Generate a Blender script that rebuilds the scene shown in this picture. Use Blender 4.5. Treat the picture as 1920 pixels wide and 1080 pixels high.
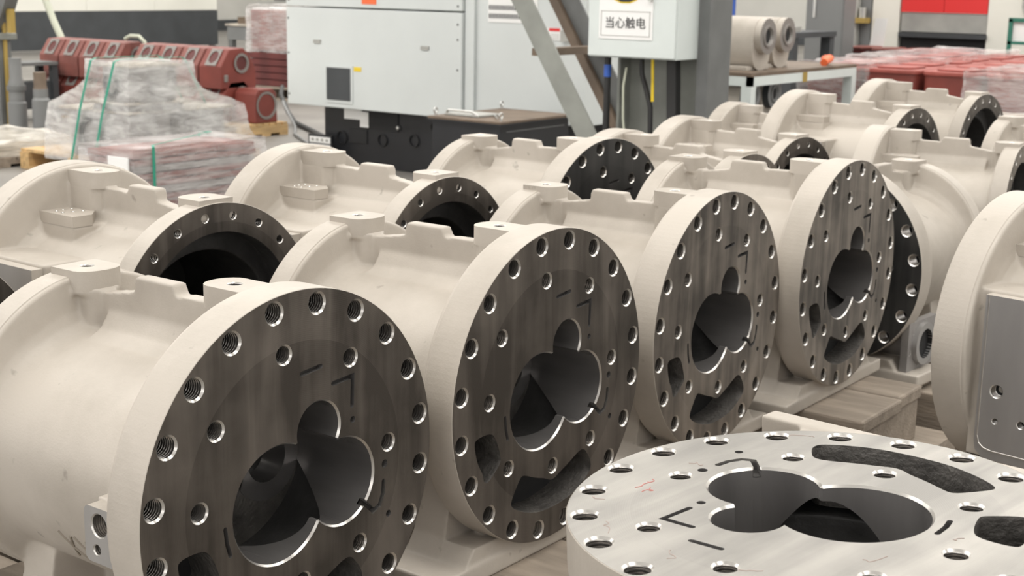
import bpy, bmesh, math, random
from mathutils import Vector, Matrix, noise
from math import sin, cos, pi, hypot, atan2, sqrt, radians as R
random.seed(7)
S = bpy.context.scene
for o in list(bpy.data.objects): bpy.data.objects.remove(o)
COL = S.collection

# ------------------------------------------------------------------ camera
cd = bpy.data.cameras.new('camera'); cam = bpy.data.objects.new('camera', cd); COL.objects.link(cam)
RT = Vector((0.601625, -0.798606, 0.016617)); FW = Vector((0.782374, 0.584948, -0.213838))
RT.normalize(); FW.normalize(); UPV = RT.cross(FW)
m = Matrix((RT, UPV, -FW)).transposed().to_4x4(); m.translation = (0, 0, 1.35)
cam.matrix_world = m
cd.sensor_width = 36; cd.lens = 36 * 2641.8 / 1920; cd.clip_start = 0.05; cd.clip_end = 200
cd.dof.use_dof = True; cd.dof.focus_distance = 1.95; cd.dof.aperture_fstop = 12
S.camera = cam

# ------------------------------------------------------------------ world, exposure, big lights
W = bpy.data.worlds.new('world'); S.world = W; W.use_nodes = True
W.node_tree.nodes['Background'].inputs[0].default_value = (0.9, 0.95, 1.0, 1)
W.node_tree.nodes['Background'].inputs[1].default_value = 0.15
S.view_settings.view_transform = 'Standard'; S.view_settings.look = 'None'
S.view_settings.gamma = 1; S.view_settings.use_curve_mapping = False
S.view_settings.exposure = 0.0
def area(name, loc, rot, sx, sy, power, col=(1, .97, .92)):
    l = bpy.data.lights.new(name, 'AREA'); l.shape = 'RECTANGLE'; l.size = sx; l.size_y = sy
    l.energy = power; l.color = col
    o = bpy.data.objects.new(name, l); COL.objects.link(o); o.location = loc; o.rotation_euler = rot
    return o
for i, x in enumerate((1.5, 8.5, 15.5, 22.5)):
    area('skylight_strip', (x, 8, 7.7), (0, 0, 0), 2.4, 30, 1500)
area('skylight_strip', (-5.5, 8, 7.7), (0, 0, 0), 2.4, 30, 700)

# ------------------------------------------------------------------ materials
def newmat(name):
    m = bpy.data.materials.new(name); m.use_nodes = True
    return m, m.node_tree.nodes, m.node_tree.links, m.node_tree.nodes['Principled BSDF']
def mat(name, col, rough=.5, metal=0., var=0., vscale=8., bump=0., bscale=80., col2=None, stretch=(1, 1, 1), coat=0., detail=5., spec=.5):
    """plain procedural material: colour mottled by noise, fine bump"""
    m, N, L, P = newmat(name)
    P.inputs['Roughness'].default_value = rough; P.inputs['Metallic'].default_value = metal
    P.inputs['Specular IOR Level'].default_value = spec
    if coat: P.inputs['Coat Weight'].default_value = coat
    c = (*col, 1); P.inputs['Base Color'].default_value = c
    if var or bump:
        tc = N.new('ShaderNodeTexCoord'); mp = N.new('ShaderNodeMapping'); mp.inputs['Scale'].default_value = stretch
        L.new(tc.outputs['Object'], mp.inputs[0])
    if var:
        n = N.new('ShaderNodeTexNoise'); n.inputs['Scale'].default_value = vscale; n.inputs['Detail'].default_value = detail
        L.new(mp.outputs[0], n.inputs['Vector'])
        rp = N.new('ShaderNodeValToRGB'); rp.color_ramp.elements[0].position = .3; rp.color_ramp.elements[1].position = .7
        rp.color_ramp.elements[0].color = (*(col2 or [v * (1 - var) for v in col]), 1)
        rp.color_ramp.elements[1].color = (*[min(1, v * (1 + .4 * var)) for v in col], 1)
        L.new(n.outputs[0], rp.inputs[0]); L.new(rp.outputs[0], P.inputs['Base Color'])
    if bump:
        b = N.new('ShaderNodeTexNoise'); b.inputs['Scale'].default_value = bscale; b.inputs['Detail'].default_value = 4
        L.new(mp.outputs[0], b.inputs['Vector'])
        bp = N.new('ShaderNodeBump'); bp.inputs['Strength'].default_value = bump; bp.inputs['Distance'].default_value = .004
        L.new(b.outputs[0], bp.inputs['Height']); L.new(bp.outputs[0], P.inputs['Normal'])
    return m
def paint_mat(name, col, dirt):
    m, N, L, P = newmat(name)
    P.inputs['Roughness'].default_value = .5; P.inputs['Specular IOR Level'].default_value = .35
    tc = N.new('ShaderNodeTexCoord'); info = N.new('ShaderNodeObjectInfo')
    add = N.new('ShaderNodeVectorMath'); add.operation = 'ADD'
    mul = N.new('ShaderNodeMath'); mul.operation = 'MULTIPLY'; mul.inputs[1].default_value = 37
    L.new(info.outputs['Random'], mul.inputs[0]); L.new(tc.outputs['Object'], add.inputs[0]); L.new(mul.outputs[0], add.inputs[1])
    n = N.new('ShaderNodeTexNoise'); n.inputs['Scale'].default_value = 3.5; n.inputs['Detail'].default_value = 6; n.inputs['Roughness'].default_value = .62
    L.new(add.outputs[0], n.inputs['Vector'])
    rp = N.new('ShaderNodeValToRGB'); rp.color_ramp.elements[0].position = .34; rp.color_ramp.elements[1].position = .58
    rp.color_ramp.elements[0].color = (*dirt, 1); rp.color_ramp.elements[1].color = (*col, 1)
    L.new(n.outputs[0], rp.inputs[0])
    # small dark chips and rub marks
    n2 = N.new('ShaderNodeTexNoise'); n2.inputs['Scale'].default_value = 26; n2.inputs['Detail'].default_value = 3
    L.new(add.outputs[0], n2.inputs['Vector'])
    r2 = N.new('ShaderNodeValToRGB'); r2.color_ramp.elements[0].position = .70; r2.color_ramp.elements[1].position = .76
    r2.color_ramp.elements[0].color = (0, 0, 0, 1); r2.color_ramp.elements[1].color = (1, 1, 1, 1)
    L.new(n2.outputs[0], r2.inputs[0])
    mx = N.new('ShaderNodeMix'); mx.data_type = 'RGBA'
    ml = N.new('ShaderNodeMath'); ml.operation = 'MULTIPLY'; ml.inputs[1].default_value = .45
    L.new(r2.outputs[0], ml.inputs[0]); L.new(ml.outputs[0], mx.inputs['Factor'])
    L.new(rp.outputs[0], mx.inputs[6]); mx.inputs[7].default_value = (.17, .15, .125, 1)
    L.new(mx.outputs[2], P.inputs['Base Color'])
    b = N.new('ShaderNodeTexNoise'); b.inputs['Scale'].default_value = 300; b.inputs['Detail'].default_value = 3
    L.new(tc.outputs['Object'], b.inputs['Vector'])
    bp = N.new('ShaderNodeBump'); bp.inputs['Strength'].default_value = .13; bp.inputs['Distance'].default_value = .002
    L.new(b.outputs[0], bp.inputs['Height']); L.new(bp.outputs[0], P.inputs['Normal'])
    return m
def face_mat(name, lo, hi, rough, metal, ring=.0):
    """machined cast-iron face: run-down streaks of preservative, faint tool circles"""
    m, N, L, P = newmat(name)
    P.inputs['Metallic'].default_value = metal; P.inputs['Roughness'].default_value = rough
    tc = N.new('ShaderNodeTexCoord'); info = N.new('ShaderNodeObjectInfo')
    mul = N.new('ShaderNodeMath'); mul.operation = 'MULTIPLY'; mul.inputs[1].default_value = 23
    L.new(info.outputs['Random'], mul.inputs[0])
    add = N.new('ShaderNodeVectorMath'); add.operation = 'ADD'
    L.new(tc.outputs['Object'], add.inputs[0]); L.new(mul.outputs[0], add.inputs[1])
    mp = N.new('ShaderNodeMapping'); mp.inputs['Scale'].default_value = (26, 1, 2.2)
    L.new(add.outputs[0], mp.inputs[0])
    n = N.new('ShaderNodeTexNoise'); n.inputs['Scale'].default_value = 1; n.inputs['Detail'].default_value = 4; n.inputs['Distortion'].default_value = .6
    L.new(mp.outputs[0], n.inputs['Vector'])
    n2 = N.new('ShaderNodeTexNoise'); n2.inputs['Scale'].default_value = 7; n2.inputs['Detail'].default_value = 6
    L.new(add.outputs[0], n2.inputs['Vector'])
    ma = N.new('ShaderNodeMath'); ma.operation = 'ADD'; L.new(n.outputs[0], ma.inputs[0]); L.new(n2.outputs[0], ma.inputs[1])
    # tool circle: distance from the axis
    mp2 = N.new('ShaderNodeMapping'); mp2.inputs['Scale'].default_value = (1, 0, 1); L.new(tc.outputs['Object'], mp2.inputs[0])
    ln = N.new('ShaderNodeVectorMath'); ln.operation = 'LENGTH'; L.new(mp2.outputs[0], ln.inputs[0])
    gt = N.new('ShaderNodeMath'); gt.operation = 'LESS_THAN'; gt.inputs[1].default_value = .2; L.new(ln.outputs['Value'], gt.inputs[0])
    mr = N.new('ShaderNodeMath'); mr.operation = 'MULTIPLY_ADD'; mr.inputs[1].default_value = ring
    L.new(gt.outputs[0], mr.inputs[0]); L.new(ma.outputs[0], mr.inputs[2])
    rp = N.new('ShaderNodeValToRGB'); rp.color_ramp.elements[0].position = .75 / 2; rp.color_ramp.elements[1].position = 1.3 / 2
    hv = N.new('ShaderNodeMath'); hv.operation = 'MULTIPLY'; hv.inputs[1].default_value = .5; L.new(mr.outputs[0], hv.inputs[0])
    rp.color_ramp.elements[0].color = (*lo, 1); rp.color_ramp.elements[1].color = (*hi, 1)
    L.new(hv.outputs[0], rp.inputs[0]); L.new(rp.outputs[0], P.inputs['Base Color'])
    w = N.new('ShaderNodeTexWave'); w.wave_type = 'RINGS'; w.rings_direction = 'Y'; w.inputs['Scale'].default_value = 120; w.inputs['Distortion'].default_value = 1.5
    L.new(tc.outputs['Object'], w.inputs['Vector'])
    bp = N.new('ShaderNodeBump'); bp.inputs['Strength'].default_value = .05; bp.inputs['Distance'].default_value = .001
    L.new(w.outputs[0], bp.inputs['Height']); L.new(bp.outputs[0], P.inputs['Normal'])
    return m
def film_mat(name, tint, opac, scale=6., rough=.18, streak=(1.2, 1.2, 9), tilt=(.5, .2, 0)):
    """stretch film: see-through sheet, milky along its drawn folds"""
    m, N, L, P = newmat(name)
    out = N['Material Output']
    P.inputs['Base Color'].default_value = (*tint, 1); P.inputs['Roughness'].default_value = rough; P.inputs['Specular IOR Level'].default_value = .7
    tr = N.new('ShaderNodeBsdfTransparent'); mx = N.new('ShaderNodeMixShader')
    tc = N.new('ShaderNodeTexCoord'); mp = N.new('ShaderNodeMapping'); mp.inputs['Scale'].default_value = streak; mp.inputs['Rotation'].default_value = tilt
    L.new(tc.outputs['Object'], mp.inputs[0])
    n = N.new('ShaderNodeTexNoise'); n.inputs['Scale'].default_value = scale; n.inputs['Detail'].default_value = 6; n.inputs['Roughness'].default_value = .6; n.inputs['Distortion'].default_value = .5
    L.new(mp.outputs[0], n.inputs['Vector'])
    n2 = N.new('ShaderNodeTexNoise'); n2.inputs['Scale'].default_value = 2.6; n2.inputs['Detail'].default_value = 3; L.new(tc.outputs['Object'], n2.inputs['Vector'])
    av = N.new('ShaderNodeMath'); av.operation = 'MULTIPLY_ADD'; av.inputs[1].default_value = .6; L.new(n2.outputs[0], av.inputs[0]); L.new(n.outputs[0], av.inputs[2])
    rp = N.new('ShaderNodeMapRange'); rp.inputs['From Min'].default_value = .60; rp.inputs['From Max'].default_value = 1.0
    rp.inputs['To Min'].default_value = opac * .45; rp.inputs['To Max'].default_value = min(1, opac * 1.7)
    L.new(av.outputs[0], rp.inputs[0]); L.new(rp.outputs[0], mx.inputs[0])
    L.new(tr.outputs[0], mx.inputs[1]); L.new(P.outputs[0], mx.inputs[2]); L.new(mx.outputs[0], out.inputs[0])
    bp = N.new('ShaderNodeBump'); bp.inputs['Strength'].default_value = .35; bp.inputs['Distance'].default_value = .02
    L.new(n.outputs[0], bp.inputs['Height']); L.new(bp.outputs[0], P.inputs['Normal'])
    return m
def emis(name, col, s):
    m, N, L, P = newmat(name)
    P.inputs['Emission Color'].default_value = (*col, 1); P.inputs['Emission Strength'].default_value = s
    P.inputs['Base Color'].default_value = (*col, 1)
    return m

M = {}
M['paint'] = paint_mat('beige_primer', (.475, .434, .384), (.38, .343, .298))
M['letter'] = mat('shaded_letter_paint', (.30, .265, .22), .6)  # darker tone paints in the groove shade of the letters
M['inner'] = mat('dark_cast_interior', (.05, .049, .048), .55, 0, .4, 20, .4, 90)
M['rough'] = mat('raw_cast_pocket', (.13, .122, .113), .5, .3, .45, 30, .9, 110)
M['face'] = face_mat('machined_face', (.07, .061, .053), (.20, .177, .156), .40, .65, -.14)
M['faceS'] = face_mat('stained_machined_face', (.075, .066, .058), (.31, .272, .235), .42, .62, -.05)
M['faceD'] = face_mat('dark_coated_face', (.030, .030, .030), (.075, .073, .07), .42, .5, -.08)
M['faceE'] = face_mat('fresh_machined_face', (.25, .24, .224), (.42, .40, .37), .42, .6, -.05)
M['bore'] = mat('honed_bore', (.25, .24, .235), .26, .6, .3, 14, .05, 200, stretch=(1, .2, 1))
M['bright'] = mat('bright_cut_edge', (.62, .60, .57), .28, .9)
M['thread'] = mat('cut_thread', (.50, .48, .46), .24, .95)
M['root'] = mat('shaded_thread_root', (.10, .095, .09), .5, .6)  # dark colour stands in for the shade between thread crests
M['slot'] = mat('shaded_slot_floor', (.045, .042, .04), .5, .4)  # recess shade put into the colour so the slots show
M['padm'] = mat('milled_pad', (.44, .43, .425), .4, .75, .25, 6, .05, 60, stretch=(1, 1, .25))
M['black'] = mat('black_enamel', (.016, .017, .02), .42, 0, .2, 6)
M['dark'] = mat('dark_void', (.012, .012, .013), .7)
M['wood'] = mat('grey_timber', (.30, .25, .20), .75, 0, .3, 7, .5, 40, stretch=(4, .7, 4))
M['pine'] = mat('fresh_pine', (.60, .40, .19), .65, 0, .35, 5, .3, 40, stretch=(1, 6, 6))
M['white'] = mat('white_machine_enamel', (.64, .675, .67), .38, 0, .05, 2)
M['boxw'] = mat('box_pale_enamel', (.66, .71, .695), .4, 0, .06, 4)
M['cream'] = mat('cream_panel', (.80, .79, .72), .5, 0, .05, 2)
M['char'] = mat('charcoal_panel', (.055, .06, .065), .6, 0, .2, 3)
M['steelg'] = mat('grey_green_steel', (.27, .28, .255), .5, 0, .25, 5)
M['steeld'] = mat('dark_grey_steel', (.15, .155, .153), .5, 0, .25, 5)
M['brown'] = mat('dusty_brown_steel', (.17, .125, .09), .6, 0, .3, 6)
M['red'] = mat('red_oxide_primer', (.21, .045, .034), .5, 0, .25, 4, .2, 60)
M['redl'] = mat('dusty_red_primer', (.235, .078, .064), .55, 0, .35, 5, .2, 60)
M['redc'] = mat('red_cover_primer', (.36, .085, .068), .5, 0, .25, 5, .2, 60)
M['redd'] = mat('dark_red_plate', (.13, .028, .026), .5, 0, .35, 6)
M['grayrim'] = mat('grey_machined_rim', (.25, .235, .22), .45, .3)
M['grey'] = mat('grey_raw_casting', (.30, .285, .275), .6, .1, .3, 6, .4, 30)
M['greyl'] = mat('dusty_casting_top', (.52, .47, .40), .7, 0, .4, 9)
M['film'] = film_mat('clear_stretch_film', (.92, .91, .90), .36, 4, streak=(1.5, 1.5, 5), tilt=(.9, .3, .2))
M['filmr'] = film_mat('thin_stretch_film', (.88, .85, .84), .30, 6, tilt=(.1, .1, 0))
M['filmw'] = film_mat('milky_stretch_film', (.74, .70, .63), .85, 5)
M['green'] = mat('green_strap', (.03, .30, .20), .45)
M['teal'] = mat('teal_frame', (.03, .17, .12), .45)
M['paper'] = mat('white_paper', (.85, .85, .84), .6)
M['text'] = mat('black_print', (.02, .02, .022), .6)
M['yellow'] = mat('yellow_vinyl', (.80, .58, .03), .5)
M['redv'] = mat('red_vinyl', (.72, .03, .03), .5)
M['orange'] = mat('orange_vinyl', (.85, .16, .05), .5)
M['blue'] = mat('blue_tape', (.03, .10, .42), .5)
M['rubber'] = mat('black_rubber', (.018, .018, .018), .55)
M['hoseg'] = mat('pale_hose', (.50, .52, .42), .5)
M['concrete'] = mat('grey_concrete', (.22, .208, .19), .5, 0, .22, 1.6, .1, 60)
M['wall'] = mat('hall_wall', (.62, .61, .57), .7, 0, .08, 1)
M['wallside'] = mat('hall_wall_grey', (.17, .17, .165), .7, 0, .08, 1)
M['ceil'] = mat('roof_sheet', (.45, .45, .44), .7)
M['brass'] = mat('brass_yellow_paint', (.36, .25, .06), .5)
M['chalk'] = mat('red_chalk', (.50, .19, .17), .8)
M['pencil'] = mat('grey_chalk', (.36, .29, .26), .8)
M['ggray'] = mat('grey_cabinet_paint', (.20, .205, .205), .5, 0, .1, 2)
M['lgray'] = mat('light_grey_panel', (.40, .40, .375), .5, 0, .2, 3)
M['eye'] = mat('zinc_plated', (.6, .6, .58), .35, .9)
M['fill_side'] = emis('side_fill_pane', (1, .98, .97), 1.75)  # glow of the added fill panes on the back wall
M['fill_bore'] = emis('bore_fill_pane', (1, .98, .95), 2.4)  # glow of the added fill panes on the right wall
M['win'] = emis('daylight_pane', (1, .99, .96), .55)

# ------------------------------------------------------------------ mesh helpers
class MB:
    def __init__(s): s.v = []; s.f = []; s.m = []
    def add(s, v, f, mi=0):
        k = len(s.v); s.v += [tuple(p) for p in v]; s.f += [tuple(i + k for i in q) for q in f]; s.m += [mi] * len(f); return s
    def box(s, a, b, mi=0):
        x0, y0, z0 = a; x1, y1, z1 = b
        v = [(x, y, z) for x in (x0, x1) for y in (y0, y1) for z in (z0, z1)]
        return s.add(v, [(0, 1, 3, 2), (4, 6, 7, 5), (0, 4, 5, 1), (2, 3, 7, 6), (0, 2, 6, 4), (1, 5, 7, 3)], mi)
    def prism(s, poly, ax, lo, hi, mi=0):
        """closed prism of a polygon in the other two axes, extruded along axis ax"""
        n = len(poly)
        def P(p, t):
            q = list(p); q.insert(ax, t); return q
        v = [P(p, lo) for p in poly] + [P(p, hi) for p in poly]
        f = [tuple(range(n))[::-1], tuple(range(n, 2 * n))] + [(i, (i + 1) % n, n + (i + 1) % n, n + i) for i in range(n)]
        return s.add(v, f, mi)
    def lathe(s, prof, seg, ax=1, c=(0, 0, 0), mi=0, close=False, mis=None):
        """rings (r, t) about axis ax"""
        n = len(prof); k = len(s.v); o = [i for i in range(3) if i != ax]
        for r, t in prof:
            for j in range(seg):
                a = 2 * pi * j / seg; q = [0, 0, 0]; q[ax] = c[ax] + t; q[o[0]] = c[o[0]] + r * cos(a); q[o[1]] = c[o[1]] + r * sin(a); s.v.append(tuple(q))
        rng = range(n if close else n - 1)
        for i in rng:
            i2 = (i + 1) % n
            for j in range(seg):
                j2 = (j + 1) % seg
                s.f.append((k + i * seg + j, k + i * seg + j2, k + i2 * seg + j2, k + i2 * seg + j)); s.m.append(mis[i] if mis else mi)
        return s
    def disc(s, r, t, seg, ax=1, c=(0, 0, 0), mi=0):
        o = [i for i in range(3) if i != ax]; v = []
        for j in range(seg):
            a = 2 * pi * j / seg; q = [0, 0, 0]; q[ax] = c[ax] + t; q[o[0]] = c[o[0]] + r * cos(a); q[o[1]] = c[o[1]] + r * sin(a); v.append(q)
        return s.add(v, [tuple(range(seg))], mi)
    def tube(s, pts, r, seg=8, mi=0, caps=True):
        pts = [Vector(p) for p in pts]; n = len(pts); k = len(s.v); up = Vector((0, 0, 1)); prev = None
        for i, p in enumerate(pts):
            d = (pts[min(i + 1, n - 1)] - pts[max(i - 1, 0)]).normalized()
            if prev is None: a = d.cross(up if abs(d.z) < .9 else Vector((1, 0, 0))).normalized()
            else: a = (prev - d * prev.dot(d)).normalized()
            prev = a; b = d.cross(a); rr = r[i] if isinstance(r, (list, tuple)) else r
            for j in range(seg):
                t = 2 * pi * j / seg; s.v.append(tuple(p + (a * cos(t) + b * sin(t)) * rr))
        for i in range(n - 1):
            for j in range(seg):
                j2 = (j + 1) % seg; s.f.append((k + i * seg + j, k + i * seg + j2, k + (i + 1) * seg + j2, k + (i + 1) * seg + j)); s.m.append(mi)
        if caps:
            s.f += [tuple(range(k, k + seg))[::-1], tuple(range(k + (n - 1) * seg, k + n * seg))]; s.m += [mi, mi]
        return s
    def mesh(s, name, mats, smooth=None, fix=True):
        me = bpy.data.meshes.new(name); me.from_pydata(s.v, [], s.f)
        for mm in (mats if isinstance(mats, (list, tuple)) else [mats]): me.materials.append(mm)
        me.polygons.foreach_set('material_index', s.m)
        if fix:
            bm = bmesh.new(); bm.from_mesh(me); bmesh.ops.recalc_face_normals(bm, faces=bm.faces); bm.to_mesh(me); bm.free()
        if smooth:
            me.polygons.foreach_set('use_smooth', [True] * len(me.polygons)); me.set_sharp_from_angle(angle=R(smooth))
        me.update(); return me
    def build(s, name, mats, parent=None, smooth=None, fix=True, loc=None, bevel=0):
        o = put(name, s.mesh(name, mats, smooth, fix), parent, loc)
        if bevel:
            b = o.modifiers.new('bevel', 'BEVEL'); b.width = bevel; b.segments = 2; b.limit_method = 'ANGLE'
        return o
def put(name, me, parent=None, loc=None, rot=None):
    o = bpy.data.objects.new(name, me); COL.objects.link(o)
    if parent: o.parent = parent
    if loc is not None: o.location = loc
    if rot is not None: o.rotation_euler = rot
    return o
def tag(o, label=None, cat=None, group=None, kind=None):
    if label: o['label'] = label
    if cat: o['category'] = cat
    if group: o['group'] = group
    if kind: o['kind'] = kind
    return o
def thing(name, label, cat, loc=(0, 0, 0), rz=0, group=None):
    o = bpy.data.objects.new(name, None); COL.objects.link(o); o.location = loc; o.rotation_euler = (0, 0, rz); o.empty_display_size = .1
    return tag(o, label, cat, group)
def struct(name, mb, m, **k): return tag(mb.build(name, m, **k), kind='structure')
def text_mesh(s, size, depth=.0008):
    c = bpy.data.curves.new('print', 'FONT'); c.body = s; c.size = size; c.extrude = depth; c.align_x = 'CENTER'; c.align_y = 'CENTER'
    o = bpy.data.objects.new('print', c); COL.objects.link(o); bpy.context.view_layer.update()
    me = bpy.data.meshes.new_from_object(o.evaluated_get(bpy.context.evaluated_depsgraph_get()))
    bpy.data.objects.remove(o); return me

# ------------------------------------------------------------------ the hall
X0, X1, Y0, Y1, H = -9, 30, -14, 27, 8
struct('floor', MB().box((X0, Y0, -.1), (X1, Y1, 0)), M['concrete'])
struct('ceiling', MB().box((X0, Y0, H), (X1, Y1, H + .1)), M['ceil'])
struct('wall_back', MB().box((X0 - .2, Y0, 0), (X0, Y1, H)), M['wallside'])
struct('wall_right', MB().box((X0, Y0 - .2, 0), (X1, Y0, H)), M['wallside'])
struct('wall_far', MB().box((X1, Y0, 0), (X1 + .2, Y1, H)), M['wall'])
struct('wall_left', MB().box((X0, Y1, 0), (X1, Y1 + .2, H)), M['wall'])
struct('baseboard_far', MB().box((X1 - .03, Y0, 0), (X1, Y1, .26)), M['char'])
struct('baseboard_left', MB().box((X0, Y1 - .03, 0), (X1 - .03, Y1, .26)), M['char'])
nwin = 0
def window_or_fill(a, b, ax):
    global nwin; nwin += 1
    w = struct('window_fill_%d' % nwin, MB().box(a, b), M['lgray'])
    t = (b[0] - a[0], b[1] - a[1])
    n = 4; along = 1 if ax in (0, 3) else 0; pm = M['fill_side'] if ax == 3 else M['fill_bore'] if ax == 2 else M['win']
    L0, L1 = a[along], b[along]; st = (L1 - L0) / n
    for i in range(n):
        lo = list(a); hi = list(b); lo[along] = L0 + i * st + .05; hi[along] = L0 + (i + 1) * st - .05; lo[2] += .06; hi[2] -= .06
        if ax == 0: lo[0] -= .01; hi[0] = lo[0] + .02
        elif ax == 3: hi[0] += .01; lo[0] = hi[0] - .02
        elif ax == 2: hi[1] += .01; lo[1] = hi[1] - .02
        else: lo[1] -= .01; hi[1] = lo[1] + .02
        put('pane', MB().box(lo, hi).mesh('pane', pm), w)
for k in range(5): window_or_fill((X1 - .06, Y0 + 2 + k * 8, 3.0), (X1 - .0, Y0 + 8.5 + k * 8, 6.4), 0)
for k in range(5): window_or_fill((X0, Y0 + 2 + k * 8, .9), (X0 + .06, Y0 + 9 + k * 8, 6.4), 3)  # unseen panes added behind the camera to brighten sides facing it
for k in range(4): window_or_fill((X0 + 3 + k * 9.2, Y0, 2.2), (X0 + 10 + k * 9.2, Y0 + .06, 6.0), 2)  # unseen panes added on the right wall to light the bore interiors
for k in range(4): window_or_fill((X0 + 3 + k * 9.2, Y1 - .06, 3.0), (X0 + 10 + k * 9.2, Y1 - .0, 6.4), 1)

# ------------------------------------------------------------------ compressor housing, in its own frame:
# x right as seen from the machined front, z up, front face at y = 0, body towards +y
RF, RR, L = .271, .236, .49
RB, RH = .180, .212
PH = .144
OUT = [(.25 * sin(PH + k * pi / 10), .25 * cos(PH + k * pi / 10)) for k in range(20)]
INN = [(-.0265, .1872), (.0996, .1588), (.1772, .0150), (.1160, -.1219), (.0022, -.1424), (-.1237, -.1135), (-.1768, .0110), (-.1462, .1121)]
CIR = [((.0817, -.0188), .0657), ((.0368, .069), .0423), ((-.0377, -.0184), .0851)]
CRES = [(-.0900, -.1380), (-.0799, -.1373), (-.048, -.151), (-.02, -.159), (-.0076, -.1660), (.006, -.1675), (.0215, -.161), (.046, -.152), (.0822, -.1360), (.0970, -.1365), (.107, -.147), (.119, -.164), (.121, -.179), (.112, -.188), (.0953, -.198), (.0616, -.2125), (.0183, -.218), (-.03, -.2175), (-.06, -.2105), (-.09, -.199), (-.113, -.1855), (-.1166, -.176), (-.104, -.157)]
POCK = [(-.2124, -.0416), (-.1762, -.0395), (-.1605, -.0491), (-.1438, -.0912), (-.1478, -.1003), (-.1782, -.1249), (-.1898, -.119), (-.1911, -.1064), (-.2058, -.0852), (-.2150, -.053)]
SLOTS = [([(.0048, .1545), (.0415, .158)], .0036), ([(.0646, .1283), (.1036, .131), (.102, .088)], .0036), ([(-.1355, -.0235), (-.1330, -.045), (-.1278, -.0623)], .0032)]
PINS = [((.1031, .067), .0052), ((.1693, -.0161), .0062), ((.1772, -.0954), .0052), ((-.1362, -.0175), .0052)]
NOTCH = [(.1452, -.0819), (.158, -.0765), (.1655, -.06), (.167, -.0425)]
def chaikin(p, n=2):
    for _ in range(n):
        q = []
        for i in range(len(p)):
            a, b = Vector(p[i]), Vector(p[(i + 1) % len(p)]); q += [tuple(a * .75 + b * .25), tuple(a * .25 + b * .75)]
        p = q
    return p
def offset_path(pts, w):
    P = [Vector(p) for p in pts]; Lf, Rt = [], []
    for i, p in enumerate(P):
        d1 = (P[i] - P[i - 1]).normalized() if i else None; d2 = (P[i + 1] - P[i]).normalized() if i < len(P) - 1 else None
        d1 = d1 or d2; d2 = d2 or d1; n1 = Vector((-d1.y, d1.x)); n2 = Vector((-d2.y, d2.x)); n = (n1 + n2).normalized(); k = w / max(.5, n.dot(n1))
        Lf.append(tuple(p + n * k)); Rt.append(tuple(p - n * k))
    return Lf, Rt
def cap(p, d, w, n=4):
    a0 = atan2(d.y, d.x); return [(p[0] + w * cos(a0 - pi / 2 + pi * i / n), p[1] + w * sin(a0 - pi / 2 + pi * i / n)) for i in range(1, n)]
def slot_poly(pts, w):
    Lf, Rt = offset_path(pts, w); e = (Vector(pts[-1]) - Vector(pts[-2])).normalized(); b = (Vector(pts[0]) - Vector(pts[1])).normalized()
    return Rt + cap(pts[-1], e, w) + Lf[::-1] + cap(pts[0], b, w)
CUSP = (.0341, -.0641)   # where the two rotor bores meet below
def bore_outline(n=220):
    out = []
    for ci, (c, r) in enumerate(CIR):
        ang = [2 * pi * j / n for j in range(n)]
        ok = [all(hypot(c[0] + r * cos(a) - c2[0], c[1] + r * sin(a) - c2[1]) >= r2 for cj, (c2, r2) in enumerate(CIR) if cj != ci) for a in ang]
        s = next(j for j in range(n) if ok[j] and not ok[j - 1]); arc = []; j = s
        while ok[j % n] and j < s + n: arc.append(ang[j % n]); j += 1
        done = False
        for a in arc:
            p = (c[0] + r * cos(a), c[1] + r * sin(a))
            if ci == 0 and not done:
                th = R(-45.6); dl = .0045 / r; aa = (a + pi) % (2 * pi) - pi
                if aa > th - dl:
                    st = (c[0] + r * cos(th), c[1] + r * sin(th)); Lf, Rt = offset_path([st] + NOTCH, .0040)
                    e = (Vector(NOTCH[-1]) - Vector(NOTCH[-2])).normalized()
                    out += [(q, .012, q) for q in Rt + cap(NOTCH[-1], e, .004) + Lf[::-1]]; done = True
            if ci == 0 and done:
                aa = (a + pi) % (2 * pi) - pi
                if abs(aa - R(-45.6)) < .0052 / r: continue
            d = min(.1552, .018 + 10.5 * ((p[0] - CUSP[0]) ** 2 + (p[1] - CUSP[1]) ** 2)) if p[1] < .02 else .1552
            out.append((p, d, (c[0] + (r - .0026) * cos(a), c[1] + (r - .0026) * sin(a))))
    return out
BORE = bore_outline()
def circle2(c, r, n): return [(c[0] + r * cos(2 * pi * j / n), c[1] + r * sin(2 * pi * j / n)) for j in range(n)]
def filled(outlines, y=0.):
    bm = bmesh.new(); ed = []
    for o in outlines:
        vs = [bm.verts.new((p[0], y, p[1])) for p in o]
        ed += [bm.edges.new((vs[i], vs[(i + 1) % len(vs)])) for i in range(len(vs))]
    bmesh.ops.triangle_fill(bm, use_beauty=True, use_dissolve=False, edges=ed)
    bm.verts.index_update(); v = [tuple(q.co) for q in bm.verts]; f = []
    for q in bm.faces:
        ids = [w.index for w in q.verts]
        f.append(tuple(ids) if q.normal.y < 0 else tuple(ids[::-1]))
    bm.free(); return v, f
def wall_strip(mb, pts, depth, mi, y0=0.):
    n = len(pts); d = depth if isinstance(depth, list) else [depth] * n
    v = [(p[0], y0, p[1]) for p in pts] + [(p[0], d[i], p[1]) for i, p in enumerate(pts)]
    mb.add(v, [(i, (i + 1) % n, n + (i + 1) % n, n + i) for i in range(n)], mi)
RO, RI, SO, SI = .0166, .0136, .0147, .0119
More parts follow.
